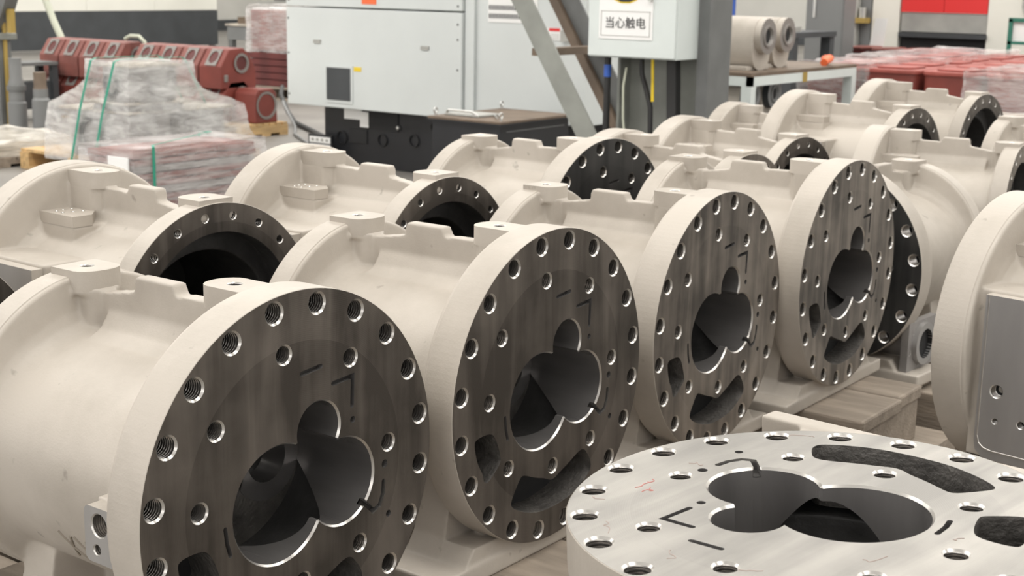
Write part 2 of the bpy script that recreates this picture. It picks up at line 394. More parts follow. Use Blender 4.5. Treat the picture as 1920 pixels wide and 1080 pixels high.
def hole_mesh(name, ro, ri, depth=.042, seg=22, threads=9):
    mb = MB(); prof = [(ro, 0), (ri + .0003, (ro - ri) * .9)]; y = (ro - ri) * .9; mis = [1]
    p = (depth - y) / threads
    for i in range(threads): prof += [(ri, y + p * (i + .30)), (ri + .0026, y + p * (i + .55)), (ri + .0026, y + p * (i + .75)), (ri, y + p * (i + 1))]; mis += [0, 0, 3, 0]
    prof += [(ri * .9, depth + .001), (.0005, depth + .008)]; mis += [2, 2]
    mb.lathe(prof, seg, 1, mis=mis)
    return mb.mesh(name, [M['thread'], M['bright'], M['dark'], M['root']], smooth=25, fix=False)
def flip(me):
    me.flip_normals(); return me
H_OUT = hole_mesh('threaded_hole', RO, RI); H_INN = hole_mesh('threaded_hole', SO, SI, .036)
H_RING = hole_mesh('threaded_hole', .0090, .0072, .03, 16, 6)
H_LUG = hole_mesh('threaded_hole', .0115, .0100, .011, 20, 3)
H_SM = hole_mesh('threaded_hole', .0080, .0064, .018, 16, 5)
H_DOT = hole_mesh('threaded_hole', .0048, .0036, .014, 12, 3)
H_BIG = hole_mesh('threaded_hole', .0170, .0150, .021, 24, 6)

# --- the casting: overlapping solids fused by a voxel remesh, so that every joint gets a cast fillet
def casting_mesh(pad=True):
    mb = MB(); seg = 112
    prof = [(.048, .2695, .2695, .2695), (.066, .2695, .2695, .2695), (.069, .266, .266, .266), (.070, .240, .198, .228), (.073, .221, .180, .212), (.082, .211, .166, .203), (.10, .206, .157, .20),
            (.20, .205, .156, .198), (.400, .205, .156, .198), (.416, .206, .160, .199), (.426, .208, .169, .202), (.433, .213, .186, .207), (.4365, .220, .212, .216), (.439, .2345, .2345, .2345), (L - .034, .2345, .2345, .2345)]
    inner = [(L - .034, RB + .004, RB + .004), (.443, RB + .004, RB + .004), (.443, .152, .140), (.062, .152, .140), (.062, .226, .226), (.048, .226, .226)]
    rings = [(y, a, t, b) for y, a, t, b in prof] + [(y, r, q, q) for y, r, q in inner]; n = len(rings)
    v = []
    for y, a, t, b in rings:
        for j in range(seg):
            th = 2 * pi * j / seg; c = cos(th); v.append((a * sin(th), y, (t if c > 0 else b) * c))
    f = [(i * seg + j, i * seg + (j + 1) % seg, ((i + 1) % n) * seg + (j + 1) % seg, ((i + 1) % n) * seg + j) for i in range(n) for j in range(seg)]
    mb.add(v, f)
    # rib along the top, with its raised rest
    mb.prism([(.055, .152), (.055, .236), (.232, .230), (.240, .246), (.322, .246), (.326, .222), (.425, .207), (.47, .207), (.47, .192), (.418, .192), (.418, .150)], 0, -.013, .013)
    for sgn in (1, -1): mb.prism([(0, .147), (sgn * .058, .149), (sgn * .030, .164), (sgn * .012, .190), (0, .190)], 1, .07, .385)
    mb.prism(LUGS[0][0], 2, .236, LUGS[0][1] - .03); mb.prism([(-.034, .066), (.034, .066), (.034, .14), (.02, .157), (-.02, .157), (-.034, .14)], 2, .148, LUGS[0][1] - .03)
    mb.prism(LUGS[1][0], 2, .206, LUGS[1][1] - .026)
    mb.prism(lug_poly(.031, .4050, .442, -1), 2, .148, .214); mb.box((-.038, .44, .192), (.038, .482, .214))
    # front foot with flared sides, bolting ears; narrower rear foot
    mb.prism([(-.175, -.118), (-.180, -.18), (-.190, -.235), (-.215, -.272), (-.235, -.30), (.235, -.30), (.215, -.272), (.190, -.235), (.180, -.18), (.175, -.118), (.13, -.117), (.06, -.148), (-.06, -.148), (-.13, -.117)], 1, .080, .150)
    mb.prism([(-.190, -.240), (-.215, -.272), (-.235, -.30), (.235, -.30), (.215, -.272), (.190, -.240)], 1, .018, .10)
    mb.box((-.275, .014, -.30), (.275, .165, -.268))
    mb.prism([(-.135, -.125), (-.15, -.22), (-.19, -.30), (.19, -.30), (.15, -.22), (.135, -.125), (.06, -.152), (-.06, -.152)], 1, .37, .442)
    mb.box((-.23, .37, -.30), (.23, .48, -.270))
    mb.box((-.05, .15, -.29), (.05, .40, -.16))
    # side pads
    mb.box((-.226, .074, -.066), (-.165, .142, .014))
    mb.prism([(-.02, .147), (.05, .145), (.104, .119), (.104, .166), (-.02, .166)], 1, .066, .182)
    if pad: mb.prism([(.226, -.205), (.226, .118), (.12, .118), (.157, .05), (.172, -.05), (.152, -.12), (.14, -.205)], 1, .064, .262)
    me = mb.mesh('casting_raw', M['paint'])
    o = put('casting_raw', me); md = o.modifiers.new('r', 'REMESH'); md.mode = 'VOXEL'; md.voxel_size = .0032; md.use_smooth_shade = True
    sm = o.modifiers.new('s', 'SMOOTH'); sm.factor = .5; sm.iterations = 2
    bpy.context.view_layer.update()
    me2 = bpy.data.meshes.new_from_object(o.evaluated_get(bpy.context.evaluated_depsgraph_get()))
    bpy.data.objects.remove(o); me2.name = 'casting'; me2.materials.clear(); me2.materials.append(M['paint']); me2.materials.append(M['inner'])
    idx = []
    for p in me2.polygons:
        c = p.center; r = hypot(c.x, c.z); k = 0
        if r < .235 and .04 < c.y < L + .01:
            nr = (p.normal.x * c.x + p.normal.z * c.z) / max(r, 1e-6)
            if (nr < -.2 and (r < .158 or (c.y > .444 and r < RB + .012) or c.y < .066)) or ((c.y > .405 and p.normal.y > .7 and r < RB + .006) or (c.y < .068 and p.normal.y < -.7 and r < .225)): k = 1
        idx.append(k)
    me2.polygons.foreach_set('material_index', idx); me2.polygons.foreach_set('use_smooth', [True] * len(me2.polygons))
    return me2
def rrect(x0, y0, x1, y1, r, n=5):
    out = []
    for cx, cy, a0 in ((x1 - r, y0 + r, -pi / 2), (x1 - r, y1 - r, 0), (x0 + r, y1 - r, pi / 2), (x0 + r, y0 + r, pi)):
        out += [(cx + r * cos(a0 + pi / 2 * i / n), cy + r * sin(a0 + pi / 2 * i / n)) for i in range(n + 1)]
    return out
def holed_plate(name, poly, holes, ax, lo, hi, mats):
    """plate with round openings: outer face at hi, sides, polygon in the other two axes"""
    mb = MB(); v, f = filled([poly] + [circle2(c, r, 20) for c, r in holes])
    o = [i for i in range(3) if i != ax]
    def P(a, b, t):
        q = [0, 0, 0]; q[o[0]] = a; q[o[1]] = b; q[ax] = t; return q
    mb.add([P(p[0], p[2], hi) for p in v], f, 0)
    n = len(poly); mb.add([P(*p, hi) for p in poly] + [P(*p, lo) for p in poly], [(i, (i + 1) % n, n + (i + 1) % n, n + i) for i in range(n)], 1)
    return mb.mesh(name, mats, smooth=40)
def lug_poly(hx, y0, y1, rnd):
    # rounded toward the middle of the housing, square toward its end
    if rnd > 0: return [(-hx, y0), (hx, y0), (hx, y1 - .02)] + [(hx * cos(a), y1 - .02 + .026 * sin(a)) for a in [pi * i / 10 for i in range(1, 10)]] + [(-hx, y1 - .02)]
    return [(hx, y1), (-hx, y1), (-hx, y0 + .02)] + [(-hx * cos(a), y0 + .02 - .026 * sin(a)) for a in [pi * i / 10 for i in range(1, 10)]] + [(hx, y0 + .02)]
LUGS = [(lug_poly(.034, .060, .160, 1), .262, (0, .122)), (lug_poly(.040, .4105, .486, -1), .243, (0, .452))]
LUGM = [holed_plate('lug_top', q[0], [(q[2], .0115)], 2, q[1] - .032, q[1], [M['paint'], M['paint']]) for q in LUGS]
CAST = casting_mesh(); CAST_PLAIN = casting_mesh(False)

def face_plate_mesh(fm):
    """machined front: holed disc with rim, pocket walls, slots"""
    mb = MB()
    cres, pock = chaikin(CRES), chaikin(POCK); bore = [p for p, d, q in BORE]
    slots = [slot_poly(p, w) for p, w in SLOTS]; pins = [circle2(c, r, 14) for c, r in PINS[:3]]
    outl = [circle2((0, 0), RF - .001, 128)] + [circle2(c, RO, 22) for c in OUT] + [circle2(c, SO, 22) for c in INN] + [bore, cres, pock] + slots + pins
    v, f = filled(outl); mb.add(v, f, 0)
    mb.lathe([(RF - .0008, 0), (RF, .0008), (RF, .060), (RF - .004, .064)], 160, 1, mi=1)
    for poly in (cres, pock):
        wall_strip(mb, poly, .058, 2); v, f = filled([poly], .058); mb.add(v, f, 3)
    for poly in slots + pins:
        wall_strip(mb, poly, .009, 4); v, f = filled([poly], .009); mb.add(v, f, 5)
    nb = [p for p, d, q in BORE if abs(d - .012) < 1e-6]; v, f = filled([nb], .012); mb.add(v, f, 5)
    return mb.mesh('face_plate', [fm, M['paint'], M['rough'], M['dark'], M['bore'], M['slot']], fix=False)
def bore_mesh():
    mb = MB(); pts = [p for p, d, q in BORE]; dep = [d for p, d, q in BORE]
    ins = [q for p, d, q in BORE]; n = len(pts)
    mb.add([(p[0], 0, p[1]) for p in pts] + [(p[0], .0030, p[1]) for p in ins], [(i, (i + 1) % n, n + (i + 1) % n, n + i) for i in range(n)], 1)
    wall_strip(mb, ins, dep, 0, .0030); pts = ins
    ids = [i for i, d in enumerate(dep) if abs(d - .012) < 1e-6]; i0, i1 = ids[0] - 1, (ids[-1] + 1) % len(pts)
    mb.add([(pts[i0][0], .012, pts[i0][1]), (pts[i1][0], .012, pts[i1][1]), (pts[i1][0], dep[i1], pts[i1][1]), (pts[i0][0], dep[i0], pts[i0][1])], [(0, 1, 2, 3)], 0)
    return mb.mesh('rotor_bore', [M['bore'], M['bright']], smooth=35, fix=False)
def bearing_mesh():
    """end wall between rotor chamber and suction side, with machined bearing seats"""
    mb = MB(); b1, b2 = ((-.0377, -.0184), .048), ((.0817, -.0188), .037); y = .155
    v, f = filled([circle2((0, 0), .1505, 64), circle2(*b1, 40), circle2(*b2, 32)], y); mb.add(v, f, 0)
    mb.add([(p[0], p[1] + .045, p[2]) for p in v], [q[::-1] for q in f], 2)
    for (c, r) in (b1, b2): mb.lathe([(r, .045), (r, -.0006), (r + .0275, -.0006), (r + .0285, .001)], 44, 1, (c[0], y, c[1]), 1)
    mb.lathe([(.048, .045), (.048, .075), (.098, .075), (.10, .045)], 48, 1, (-.03, y, -.03), 2)
    return mb.mesh('bearing_wall', [M['rough'], M['bore'], M['inner']], smooth=35, fix=True)
def ring_mesh():
    mb = MB(); holes = [(RH * sin(PH + k * pi / 10), RH * cos(PH + k * pi / 10)) for k in range(20)]
    v, f = filled([circle2((0, 0), RR - .001, 128), circle2((0, 0), RB + .001, 96)] + [circle2(h, .0090, 16) for h in holes])
    mb.add([(x, L, z) for x, y, z in v], [q[::-1] for q in f], 0)
    mb.lathe([(RR - .0008, L), (RR, L - .0008), (RR, L - .044), (RR - .004, L - .047)], 160, 1, mi=1)
    mb.lathe([(RB + .001, L), (RB, L - .002), (RB, .446)], 96, 1, mi=2)
    return mb.mesh('ring_face', [M['face'], M['paint'], M['inner']], fix=False), holes
FACE_D, FACE_S, FACE, FACE_E, BOREM, BEAR = face_plate_mesh(M['faceD']), face_plate_mesh(M['faceS']), face_plate_mesh(M['face']), face_plate_mesh(M['faceE']), bore_mesh(), bearing_mesh()
RINGM, RHOLES = ring_mesh()
def joined_holes(hm, places, yaw):
    mb = MB(); vs = [tuple(v.co) for v in hm.vertices]; fs = [tuple(p.vertices) for p in hm.polygons]; ms = [p.material_index for p in hm.polygons]
    for (x, y, z) in places:
        k = len(mb.v); mb.v += [(x + v[0] * cos(yaw), y + (v[1] if yaw == 0 else -v[1]), z + v[2]) for v in vs]; mb.f += [tuple(i + k for i in f) for f in fs]; mb.m += ms
    return mb.mesh('bolt_holes', [M['thread'], M['bright'], M['dark'], M['root']], smooth=25, fix=False)
JRING = joined_holes(H_RING, [(x, L, z) for x, z in RHOLES], pi)
JFRONT = joined_holes(H_OUT, [(x, 0, z) for x, z in OUT] + [], 0)
PADL = holed_plate('sensor_pad', rrect(.078, -.064, .140, .012, .010), [((.110, -.012), .0170), ((.116, -.046), .0080)], 0, -.224, -.2485, [M['padm'], M['paint']])
PRH = [((.126, -.067), .0135, 0), ((.128, -.124), .0064, 1), ((.178, -.120), .0080, 2), ((.22, .06), .0080, 2)]
H_PAD = [hole_mesh('threaded_hole', .0135, .0112, .02, 20, 5), hole_mesh('threaded_hole', .0064, .0050, .016, 14, 4), H_SM]
PADR = holed_plate('milled_pad', [(.258, -.2), (.258, .112), (.090, .112), (.090, -.17), (.094, -.186), (.104, -.196), (.118, -.2)], [(c, r) for c, r, k in PRH], 0, .224, .2492, [M['padm'], M['paint']])
_rim = MB()
_rim.tube([(.2490, .096, .112), (.2490, .096, -.158), (.2490, .100, -.172), (.2490, .110, -.180), (.2490, .126, -.183), (.2490, .258, -.183)], .0016, 6); PADRIM = _rim.mesh('pad_groove', M['bright'])
DOTS = [(.028, .098), (.046, .094), (.066, .094), (.084, .098), (.086, .122), (.066, .128), (.046, .132)]
PADT = holed_plate('drilled_pad', [(-.012, .066), (.1045, .066), (.1045, .182), (.06, .182), (-.012, .100)], [(c, .0048) for c in DOTS], 2, .164, .186, [M['paint'], M['paint']])

def housing(label, loc, yaw, full='front', mat4=None, fresh=False, plain=False, name='compressor_housing', group='compressor housings on the timbers'):
    t = thing(name, label, 'housing', loc, yaw)
    t['group'] = group
    if mat4: t.matrix_world = mat4
    put('casting', CAST_PLAIN if fresh == 3 and full == 'front' and plain else CAST, t)
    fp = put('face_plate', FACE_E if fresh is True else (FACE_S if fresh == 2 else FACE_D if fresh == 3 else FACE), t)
    if full == 'front':
        for (x, z) in OUT: put('threaded_hole', H_OUT, fp, (x, 0, z))
        for (x, z) in INN: put('threaded_hole', H_INN, fp, (x, 0, z))
    else: put('bolt_holes', JFRONT, fp)
    put('rotor_bore', BOREM, t); put('bearing_wall', BEAR, t)
    rf = put('ring_face', RINGM, t)
    if full == 'ring':
        for (x, z) in RHOLES: put('threaded_hole', H_RING, rf, (x, L, z), (0, 0, pi))
    else: put('bolt_holes', JRING, rf)
    for q, me in zip(LUGS, LUGM): put('threaded_hole', H_LUG, put('lug_top', me, t), (q[2][0], q[2][1], q[1]), (-pi / 2, 0, 0))
    p = put('sensor_pad', PADL, t); tag(p, 'bare milled pad')
    put('threaded_hole', H_BIG, p, (-.2485, .110, -.012), (0, 0, -pi / 2)); put('threaded_hole', H_SM, p, (-.2485, .116, -.046), (0, 0, -pi / 2))
    if not plain: p = put('milled_pad', PADR, t); tag(p, 'bare milled pad'); put('groove', PADRIM, p)
    for (c, r, k) in ([] if plain else PRH): put('threaded_hole', H_PAD[k], p, (.2492, c[0], c[1]), (0, 0, pi / 2))
    p = put('drilled_pad', PADT, t)
    for (x, y) in DOTS: put('threaded_hole', H_DOT, p, (x, y, .186), (-pi / 2, 0, 0))
    return t
def rev(x, y, z, yaw):  # reversed housing whose ring face has its centre here
    return (x - L * sin(yaw), y + L * cos(yaw), z)
FRONT = [('A', 1.2861, 1.3154, .6733, -.0038, 'nearest beige compressor housing of the front row, with XX2 cast on its side'),
         ('B', 1.8873, 1.3187, .6771, -.0042, 'second beige compressor housing of the front row, between the nearest and the streaked third'),
         ('C', 2.5463, 1.3593, .6624, .0070, 'third beige compressor housing of the front row, its dark face stained with runs'),
         ('D', 3.1157, 1.3266, .6785, .0033, 'farthest beige compressor housing of the front row, beside the thick wooden sleepers')]
HS = {}
for k, x, y, z, a, lab in FRONT: HS[k] = housing(lab, (x, y, z), a, fresh=2 if k in 'CD' else False)
HS['A']['label'] = FRONT[0][5]
REV = [('O', 1.12, 1.99, .698, 0, 'beige housing cut off by the left frame edge, only its dark ring and pad showing'),
       ('F', 1.746, 1.992, .699, -.03, 'leftmost full housing of the second row, with a wide open dark ring'),
       ('G', 2.371, 1.951, .689, .0, 'second-row housing with open ring, in front of the wrapped pallet and black machine base'),
       ('J', 3.585, 1.842, .643, -.05, 'housing with a half hidden ring just behind the third and fourth front housings'),
       ('I', 4.24, 1.995, .629, -.08, 'open-ring housing directly below the steel column and the warning box'),
       ('K', 4.885, 1.870, .693, -.072, 'open-ring housing standing before the workbench with castings'),
       ('L', 5.696, 1.898, .696, -.079, 'farthest open-ring housing, right in front of the wrapped red castings'),
       ('M', 4.57, 1.39, .624, .12, 'housing whose ring is cut by the right edge, behind the dark sideways flange'),
       ('N', 5.60, 2.52, .566, -.03, 'small far housing peeping out between column and workbench')]
for k, x, y, z, a, lab in REV: HS[k] = housing(lab, rev(x, y, z, a), a + pi, 'ring')
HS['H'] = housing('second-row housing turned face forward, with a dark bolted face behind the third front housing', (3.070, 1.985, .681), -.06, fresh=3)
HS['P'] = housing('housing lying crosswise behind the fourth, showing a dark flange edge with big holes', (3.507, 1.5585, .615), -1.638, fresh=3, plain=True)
HS['Q'] = housing('big housing at the right edge turned backwards, showing its bare milled side pad', (2.819, .873, .685), 2.997, 'back')
HS['R'] = housing('far right housing with its face out of frame, behind the crosswise one', (5.16, 1.17, .655), 0, 'back')
# E stands upright, face up
n = Vector((-.032, .0454, .9985)).normalized(); xa = Vector((.173, .984, -.039)); xa = (xa - n * xa.dot(n)).normalized(); za = n.cross(xa)
m4 = Matrix((xa, -n, za)).transposed().to_4x4(); m4.translation = (1.3630, .6023, .7917)
HS['E'] = housing('compressor housing standing upright with its freshly machined bright face on top', (0, 0, 0), 0, 'front', m4, True)

# cast lettering XX2 on the side of A
def letter_part(parent):
    mb = MB(); strokes = []
    def on(y, z): return (-.2056 * sqrt(max(0, 1 - (z / .198) ** 2)) - .0002, y, z)
    for y0 in (.288, .253): strokes += [[(y0, -.083), (y0 - .030, -.128)], [(y0 - .026, -.085), (y0 - .006, -.127)]]
    c = (.214, -.093); s2 = [(c[0] + .012 * cos(t), c[1] + .010 * sin(t)) for t in [pi * .95 - pi * 1.15 * i / 8 for i in range(9)]]
    s2 = [(2 * c[0] - a, b) for a, b in s2]; strokes.append(s2 + [(.222, -.126), (.198, -.127)])
    for st in strokes:
        pts = []
        for i in range(len(st) - 1):
            for q in range(5): t = q / 5; pts.append(on(st[i][0] * (1 - t) + st[i + 1][0] * t, st[i][1] * (1 - t) + st[i + 1][1] * t))
        pts.append(on(*st[-1])); mb.tube(pts, .0019, 6)
    return mb.build('cast_lettering', M['letter'], parent)
letter_part(HS['A'])
# discharge port on P's right side (faces -Y in the hall)
P = HS['P']
mb = MB(); mb.box((.215, .03, -.268), (.2355, .20, -.135), 0)
mb.lathe([(.040, .0), (.040, -.012), (.0005, -.012)], 28, 0, (.2485, .11, -.20), 2); mb.lathe([(.040, -.012), (.040, 0), (.057, 0), (.058, -.014)], 32, 0, (.2488, .11, -.20), 1)
mb.lathe([(.050, 0), (.050, -.10)], 24, 0, (.216, .11, -.20), 0)
pf = mb.build('discharge_port', [M['grey'], M['padm'], M['dark']], P, smooth=35)
for i in range(6):
    a = i * pi / 3 + .3; put('threaded_hole', H_SM, pf, (.2360, .11 + .072 * cos(a), -.20 + .056 * sin(a)), (0, 0, pi / 2))
# handwriting in chalk on the upright face
def scribble(parent, name, m, strokes, w=.0006):
    for st in strokes: MB().tube([(x, -.0001, z) for x, z in st], w, 5).build(name, m, parent)
def squig(c, s, n, seed, ang=0):
    rnd = random.Random(seed); x, y = c; out = []
    for i in range(n): out.append((x, y)); x += rnd.uniform(-.2, 1) * s * cos(ang) + rnd.uniform(-1, 1) * s * sin(ang) * .7; y += rnd.uniform(-1, 1) * s * cos(ang) * .7 + rnd.uniform(-.2, 1) * s * sin(ang)
    return chaikin_open(out)
def chaikin_open(p):
    q = [p[0]]
    for i in range(len(p) - 1):
        a, b = Vector(p[i]), Vector(p[i + 1]); q += [tuple(a * .75 + b * .25), tuple(a * .25 + b * .75)]
    return q + [p[-1]]
scribble(HS['E'], 'chalk_mark', M['chalk'], [squig((-.10, .215), .012, 9, 3, 1.2), squig((-.095, .22), .009, 10, 5, 1.5)], .0009)
scribble(HS['E'], 'chalk_mark', M['chalk'], [squig((.175, .085), .010, 8, 11, -1.2), squig((.19, .08), .011, 9, 14, -1.3)])
scribble(HS['E'], 'chalk_mark', M['pencil'], [squig((.03, .21), .010, 7, 21, -1.4), squig((.12, .20), .010, 6, 22, -1.2), squig((.19, .13), .010, 6, 23), squig((-.13, .06), .010, 6, 24, 2), squig((.18, -.03), .009, 6, 25), squig((.14, -.2), .009, 7, 26), squig((-.06, .17), .010, 6, 27), squig((-.16, -.02), .009, 6, 28, -2)], .0005)

# ------------------------------------------------------------------ timbers and pallets under the housings
def timber(label, x0, x1, y0, y1, zt, h=.14, split=True):
    t = thing('timber_sleeper', label, 'timber', ((x0 + x1) / 2, (y0 + y1) / 2, 0), 0, 'timber sleepers under the housings')
    cx, cy = (x0 + x1) / 2, (y0 + y1) / 2
    MB().box((x0 - cx, y0 - cy, zt - .034), (x1 - cx, y1 - cy, zt), 0).build('plank', M['wood'], t, bevel=.006)
    MB().box((x0 - cx + .004, y0 - cy + .006, zt - h), (x1 - cx - .004, y1 - cy - .01, zt - .0345), 0).build('beam', M['wood'], t, bevel=.006)
    return t
zA = .373
def deck(label, x0, x1, y0, y1, zt):
    t = thing('timber_pallet', label, 'pallet', ((x0 + x1) / 2, (y0 + y1) / 2, 0), 0, 'low pallets under the housings')
    hx, hy = (x1 - x0) / 2, (y1 - y0) / 2; nb = max(3, int(hx * 2 / .16))
    for i in range(nb):
        a = -hx + 2 * hx * i / nb; MB().box((a + .008, -hy, zt - .03), (a + 2 * hx / nb - .008, hy, zt)).build('board', M['wood'], t)
    for yy in (-hy, -.05, hy - .1): MB().box((-hx, yy, 0), (hx, yy + .1, zt - .0305)).build('bearer', M['wood'], t)
    return t
names = {'A': 'nearest front', 'B': 'second front', 'C': 'third front', 'D': 'farthest front'}
for k, x, y, z, a, lab in FRONT:
    timber('weathered wooden sleeper under the left of the %s housing' % names[k], x - .175, x + .062, 1.195, 2.0, z - .3)
    timber('weathered wooden sleeper under the right of the %s housing' % names[k], x + .066, x + .215, 1.205, 2.0, z - .3)
for i, (k, x, y, z, a, lab) in enumerate(REV[:7]):
    timber('wooden sleeper under ' + ['the housing at the left frame edge', 'the leftmost second-row housing', 'the housing before the wrapped pallet', 'the half hidden ring housing', 'the housing below the steel column', 'the housing before the workbench', 'the housing before the red castings'][i], x - .14, x + .14, max(y - .05, 2.03) if k in 'OFG' else (2.03 if k == 'J' else y - .05), y + .60, z - .3, (z - .3 - .2285) if k in 'OFG' else (z - .3))
timber('wooden sleeper under the second-row housing turned face forward', 2.99, 3.18, 2.04, 2.6, .381, .1565)
timber('wooden sleeper under the big housing at the right edge', 2.70, 2.96, .25, .95, .385, .1445)
timber('wooden sleeper under the far right housing with hidden face', 4.97, 5.24, 1.1, 1.72, .355, .355)
timber('wooden sleeper under the sideways lying housing', 3.5, 3.95, 1.42, 1.62, .315, .315)
timber('wooden sleeper under the housing cut by the right edge', 4.24, 4.5, 1.4, 1.84, .324, .324)
timber('wooden sleeper under the small far housing', 5.47, 5.75, 2.50, 3.02, .266, .266)
deck('low dark pallet carrying the left half of the front row', .95, 2.2, 1.15, 2.0, .23)
deck('low dark pallet carrying the right half of the front row', 2.24, 3.45, 1.15, 2.0, .234)
deck('low pallet below the left housings of the second row', .95, 2.2, 2.03, 2.75, .228)
deck('low pallet below the middle housings of the second row', 2.24, 3.45, 2.03, 2.75, .224)
deck('low pallet under the upright housing', 1.0, 1.75, .25, .98, .15)
deck('low pallet under the big housing at the right edge', 2.45, 3.25, .2, 1.0, .24)
t = thing('timber_block', 'squared timber packing below the upright housing', 'timber', (1.37, .58, .15)); MB().box((-.2, -.2, 0), (.2, .2, .10)).build('beam', M['wood'], t, bevel=.005)
t = thing('timber_block', 'short timber offcut lying beside the sleepers right of the fourth housing', 'timber', (3.62, 1.18, 0)); MB().box((-.09, -.06, 0), (.09, .12, .30)).build('beam', M['wood'], t, bevel=.005)

# ------------------------------------------------------------------ white machine
def sticker(parent, name, m, a, b): return MB().box(a, b).build(name, m, parent)
wm = thing('white_machine', 'large white enclosed machine tool on a black base behind the housings', 'machine', (7.4, 6.0, 0))
def wloc(p): return (p[0] - 7.4, p[1] - 6.0, p[2])
def wbox(name, m, a, b, bevel=0, par=None): return MB().box(wloc(a), wloc(b)).build(name, m, par or wm, bevel=bevel)
wbox('enclosure', M['white'], (7.45, 5.03, .44), (8.7, 5.99, 2.3), .006)
wbox('side_panel', M['white'], (7.4, 5.985, .425), (8.7, 7.64, 1.128), .006)
up = wbox('upper_panel', M['white'], (7.4, 5.985, 1.138), (8.7, 7.64, 2.3), .006)
wbox('corner_post', M['white'], (7.425, 5.90, .44), (7.5, 5.98, 2.3), .004)
base = wbox('base', M['black'], (7.52, 5.3, 0), (8.6, 7.38, .44), .006)
win = MB(); win.box(wloc((7.393, 6.975, .462)), wloc((7.401, 7.245, .73)), 0); win.box(wloc((7.389, 6.995, .482)), wloc((7.3935, 7.228, .712)), 1); win.build('inspection_window', [M['white'], M['char']], wm)
for (y, z) in ((7.325, .89), (6.305, .885)):
    MB().box(wloc((7.392, y - .035, z - .013)), wloc((7.4005, y + .035, z + .013)), 0).build('recessed_handle', M['lgray'], wm)
for (y, z) in ((7.62, 1.05), (7.62, .8), (7.62, .5), (6.02, 1.05), (6.02, .95), (6.02, .75), (6.02, 1.17), (7.61, 1.18)):
    mb = MB(); mb.lathe([(.0005, -.004), (.007, -.004), (.008, 0)], 10, 0, wloc((7.4, y, z))); mb.build('panel_screw', M['steeld'], wm)
sticker(wm, 'orange_sticker', M['orange'], wloc((7.396, 6.75, 1.165)), wloc((7.4, 6.885, 1.26)))
sticker(wm, 'yellow_sticker', M['yellow'], wloc((7.396, 6.895, .695)), wloc((7.4, 6.965, .725)))
pl = wbox('rating_plate', M['paper'], (7.444, 5.40, 1.075), (7.452, 5.80, 1.30))
tk = MB()
for z in (1.10, 1.155):
    for i in range(22): tk.box(wloc((7.4425, 5.42 + i * .0172, z)), wloc((7.4445, 5.43 + i * .0172, z + .03)))
tag(tk.build('print_row', M['text'], pl), kind='stuff')
wl = wbox('warning_label', M['paper'], (7.444, 5.215, .975), (7.452, 5.37, 1.05))
MB().box(wloc((7.4425, 5.22, 1.033)), wloc((7.4445, 5.305, 1.052))).build('red_strip', M['redv'], wl)
MB().prism([(5.315 - 6, .982), (5.36 - 6, .982), (5.337 - 6, 1.025)], 0, .0422, .0445).build('warning_triangle', M['yellow'], wl)
MB().prism([(5.334 - 6, .988), (5.341 - 6, 1.0), (5.3365 - 6, 1.0), (5.340 - 6, 1.015), (5.333 - 6, 1.002), (5.3375 - 6, 1.002)], 0, .0412, .0425).build('bolt_symbol', M['text'], wl)
for q in range(3): MB().box(wloc((7.4425, 5.225, .985 + q * .013)), wloc((7.4445, 5.29, .988 + q * .013))).build('print_line', M['lgray'], wl)
MB().box(wloc((7.42, 5.14, .97)), wloc((7.452, 5.20, 1.04))).build('door_latch', M['lgray'], wm)
for (y, z, r) in ((6.80, .21, .045), (6.50, .23, .045), (6.30, .34, .045), (7.2, .2, .05)):
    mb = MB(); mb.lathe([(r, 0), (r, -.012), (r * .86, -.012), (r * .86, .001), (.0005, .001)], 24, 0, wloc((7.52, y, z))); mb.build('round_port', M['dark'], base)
for (a, b) in (((7.512, 6.95, .17), (7.521, 7.12, .27)), ((7.512, 6.17, .12), (7.521, 6.3, .28)), ((7.512, 6.65, .28), (7.521, 6.95, .41))): MB().box(wloc(a), wloc(b)).build('cover_plate', M['dark'], base)
for (a, b) in (((7.508, 7.00, .34), (7.52, 7.17, .435)), ((7.506, 6.93, .29), (7.52, 7.01, .40))): MB().box(wloc(a), wloc(b)).build('hanging_tag', M['paper'], base)
mb = MB(); mb.lathe([(.0005, -.02), (.012, -.018), (.014, 0)], 12, 0, wloc((7.512, 6.64, .31))); mb.build('drain_plug', M['eye'], base)
# placard at the foot of the machine
t = thing('floor_placard', 'black floor sign with two rows of white labels beside the machine base', 'sign', (7.42, 7.33, 0))
MB().box((0, -.12, .0), (.02, .12, .215)).build('board', M['black'], t)
for z in (.10, .155):
    s = MB().box((-.004, -.105, z), (0, .105, z + .045)).build('label_strip', M['paper'], t)
    for q in range(4): MB().box((-.0055, -.085 + q * .048, z + .012), (-.0041, -.06 + q * .048, z + .032)).build('print_mark', M['lgray'], s)
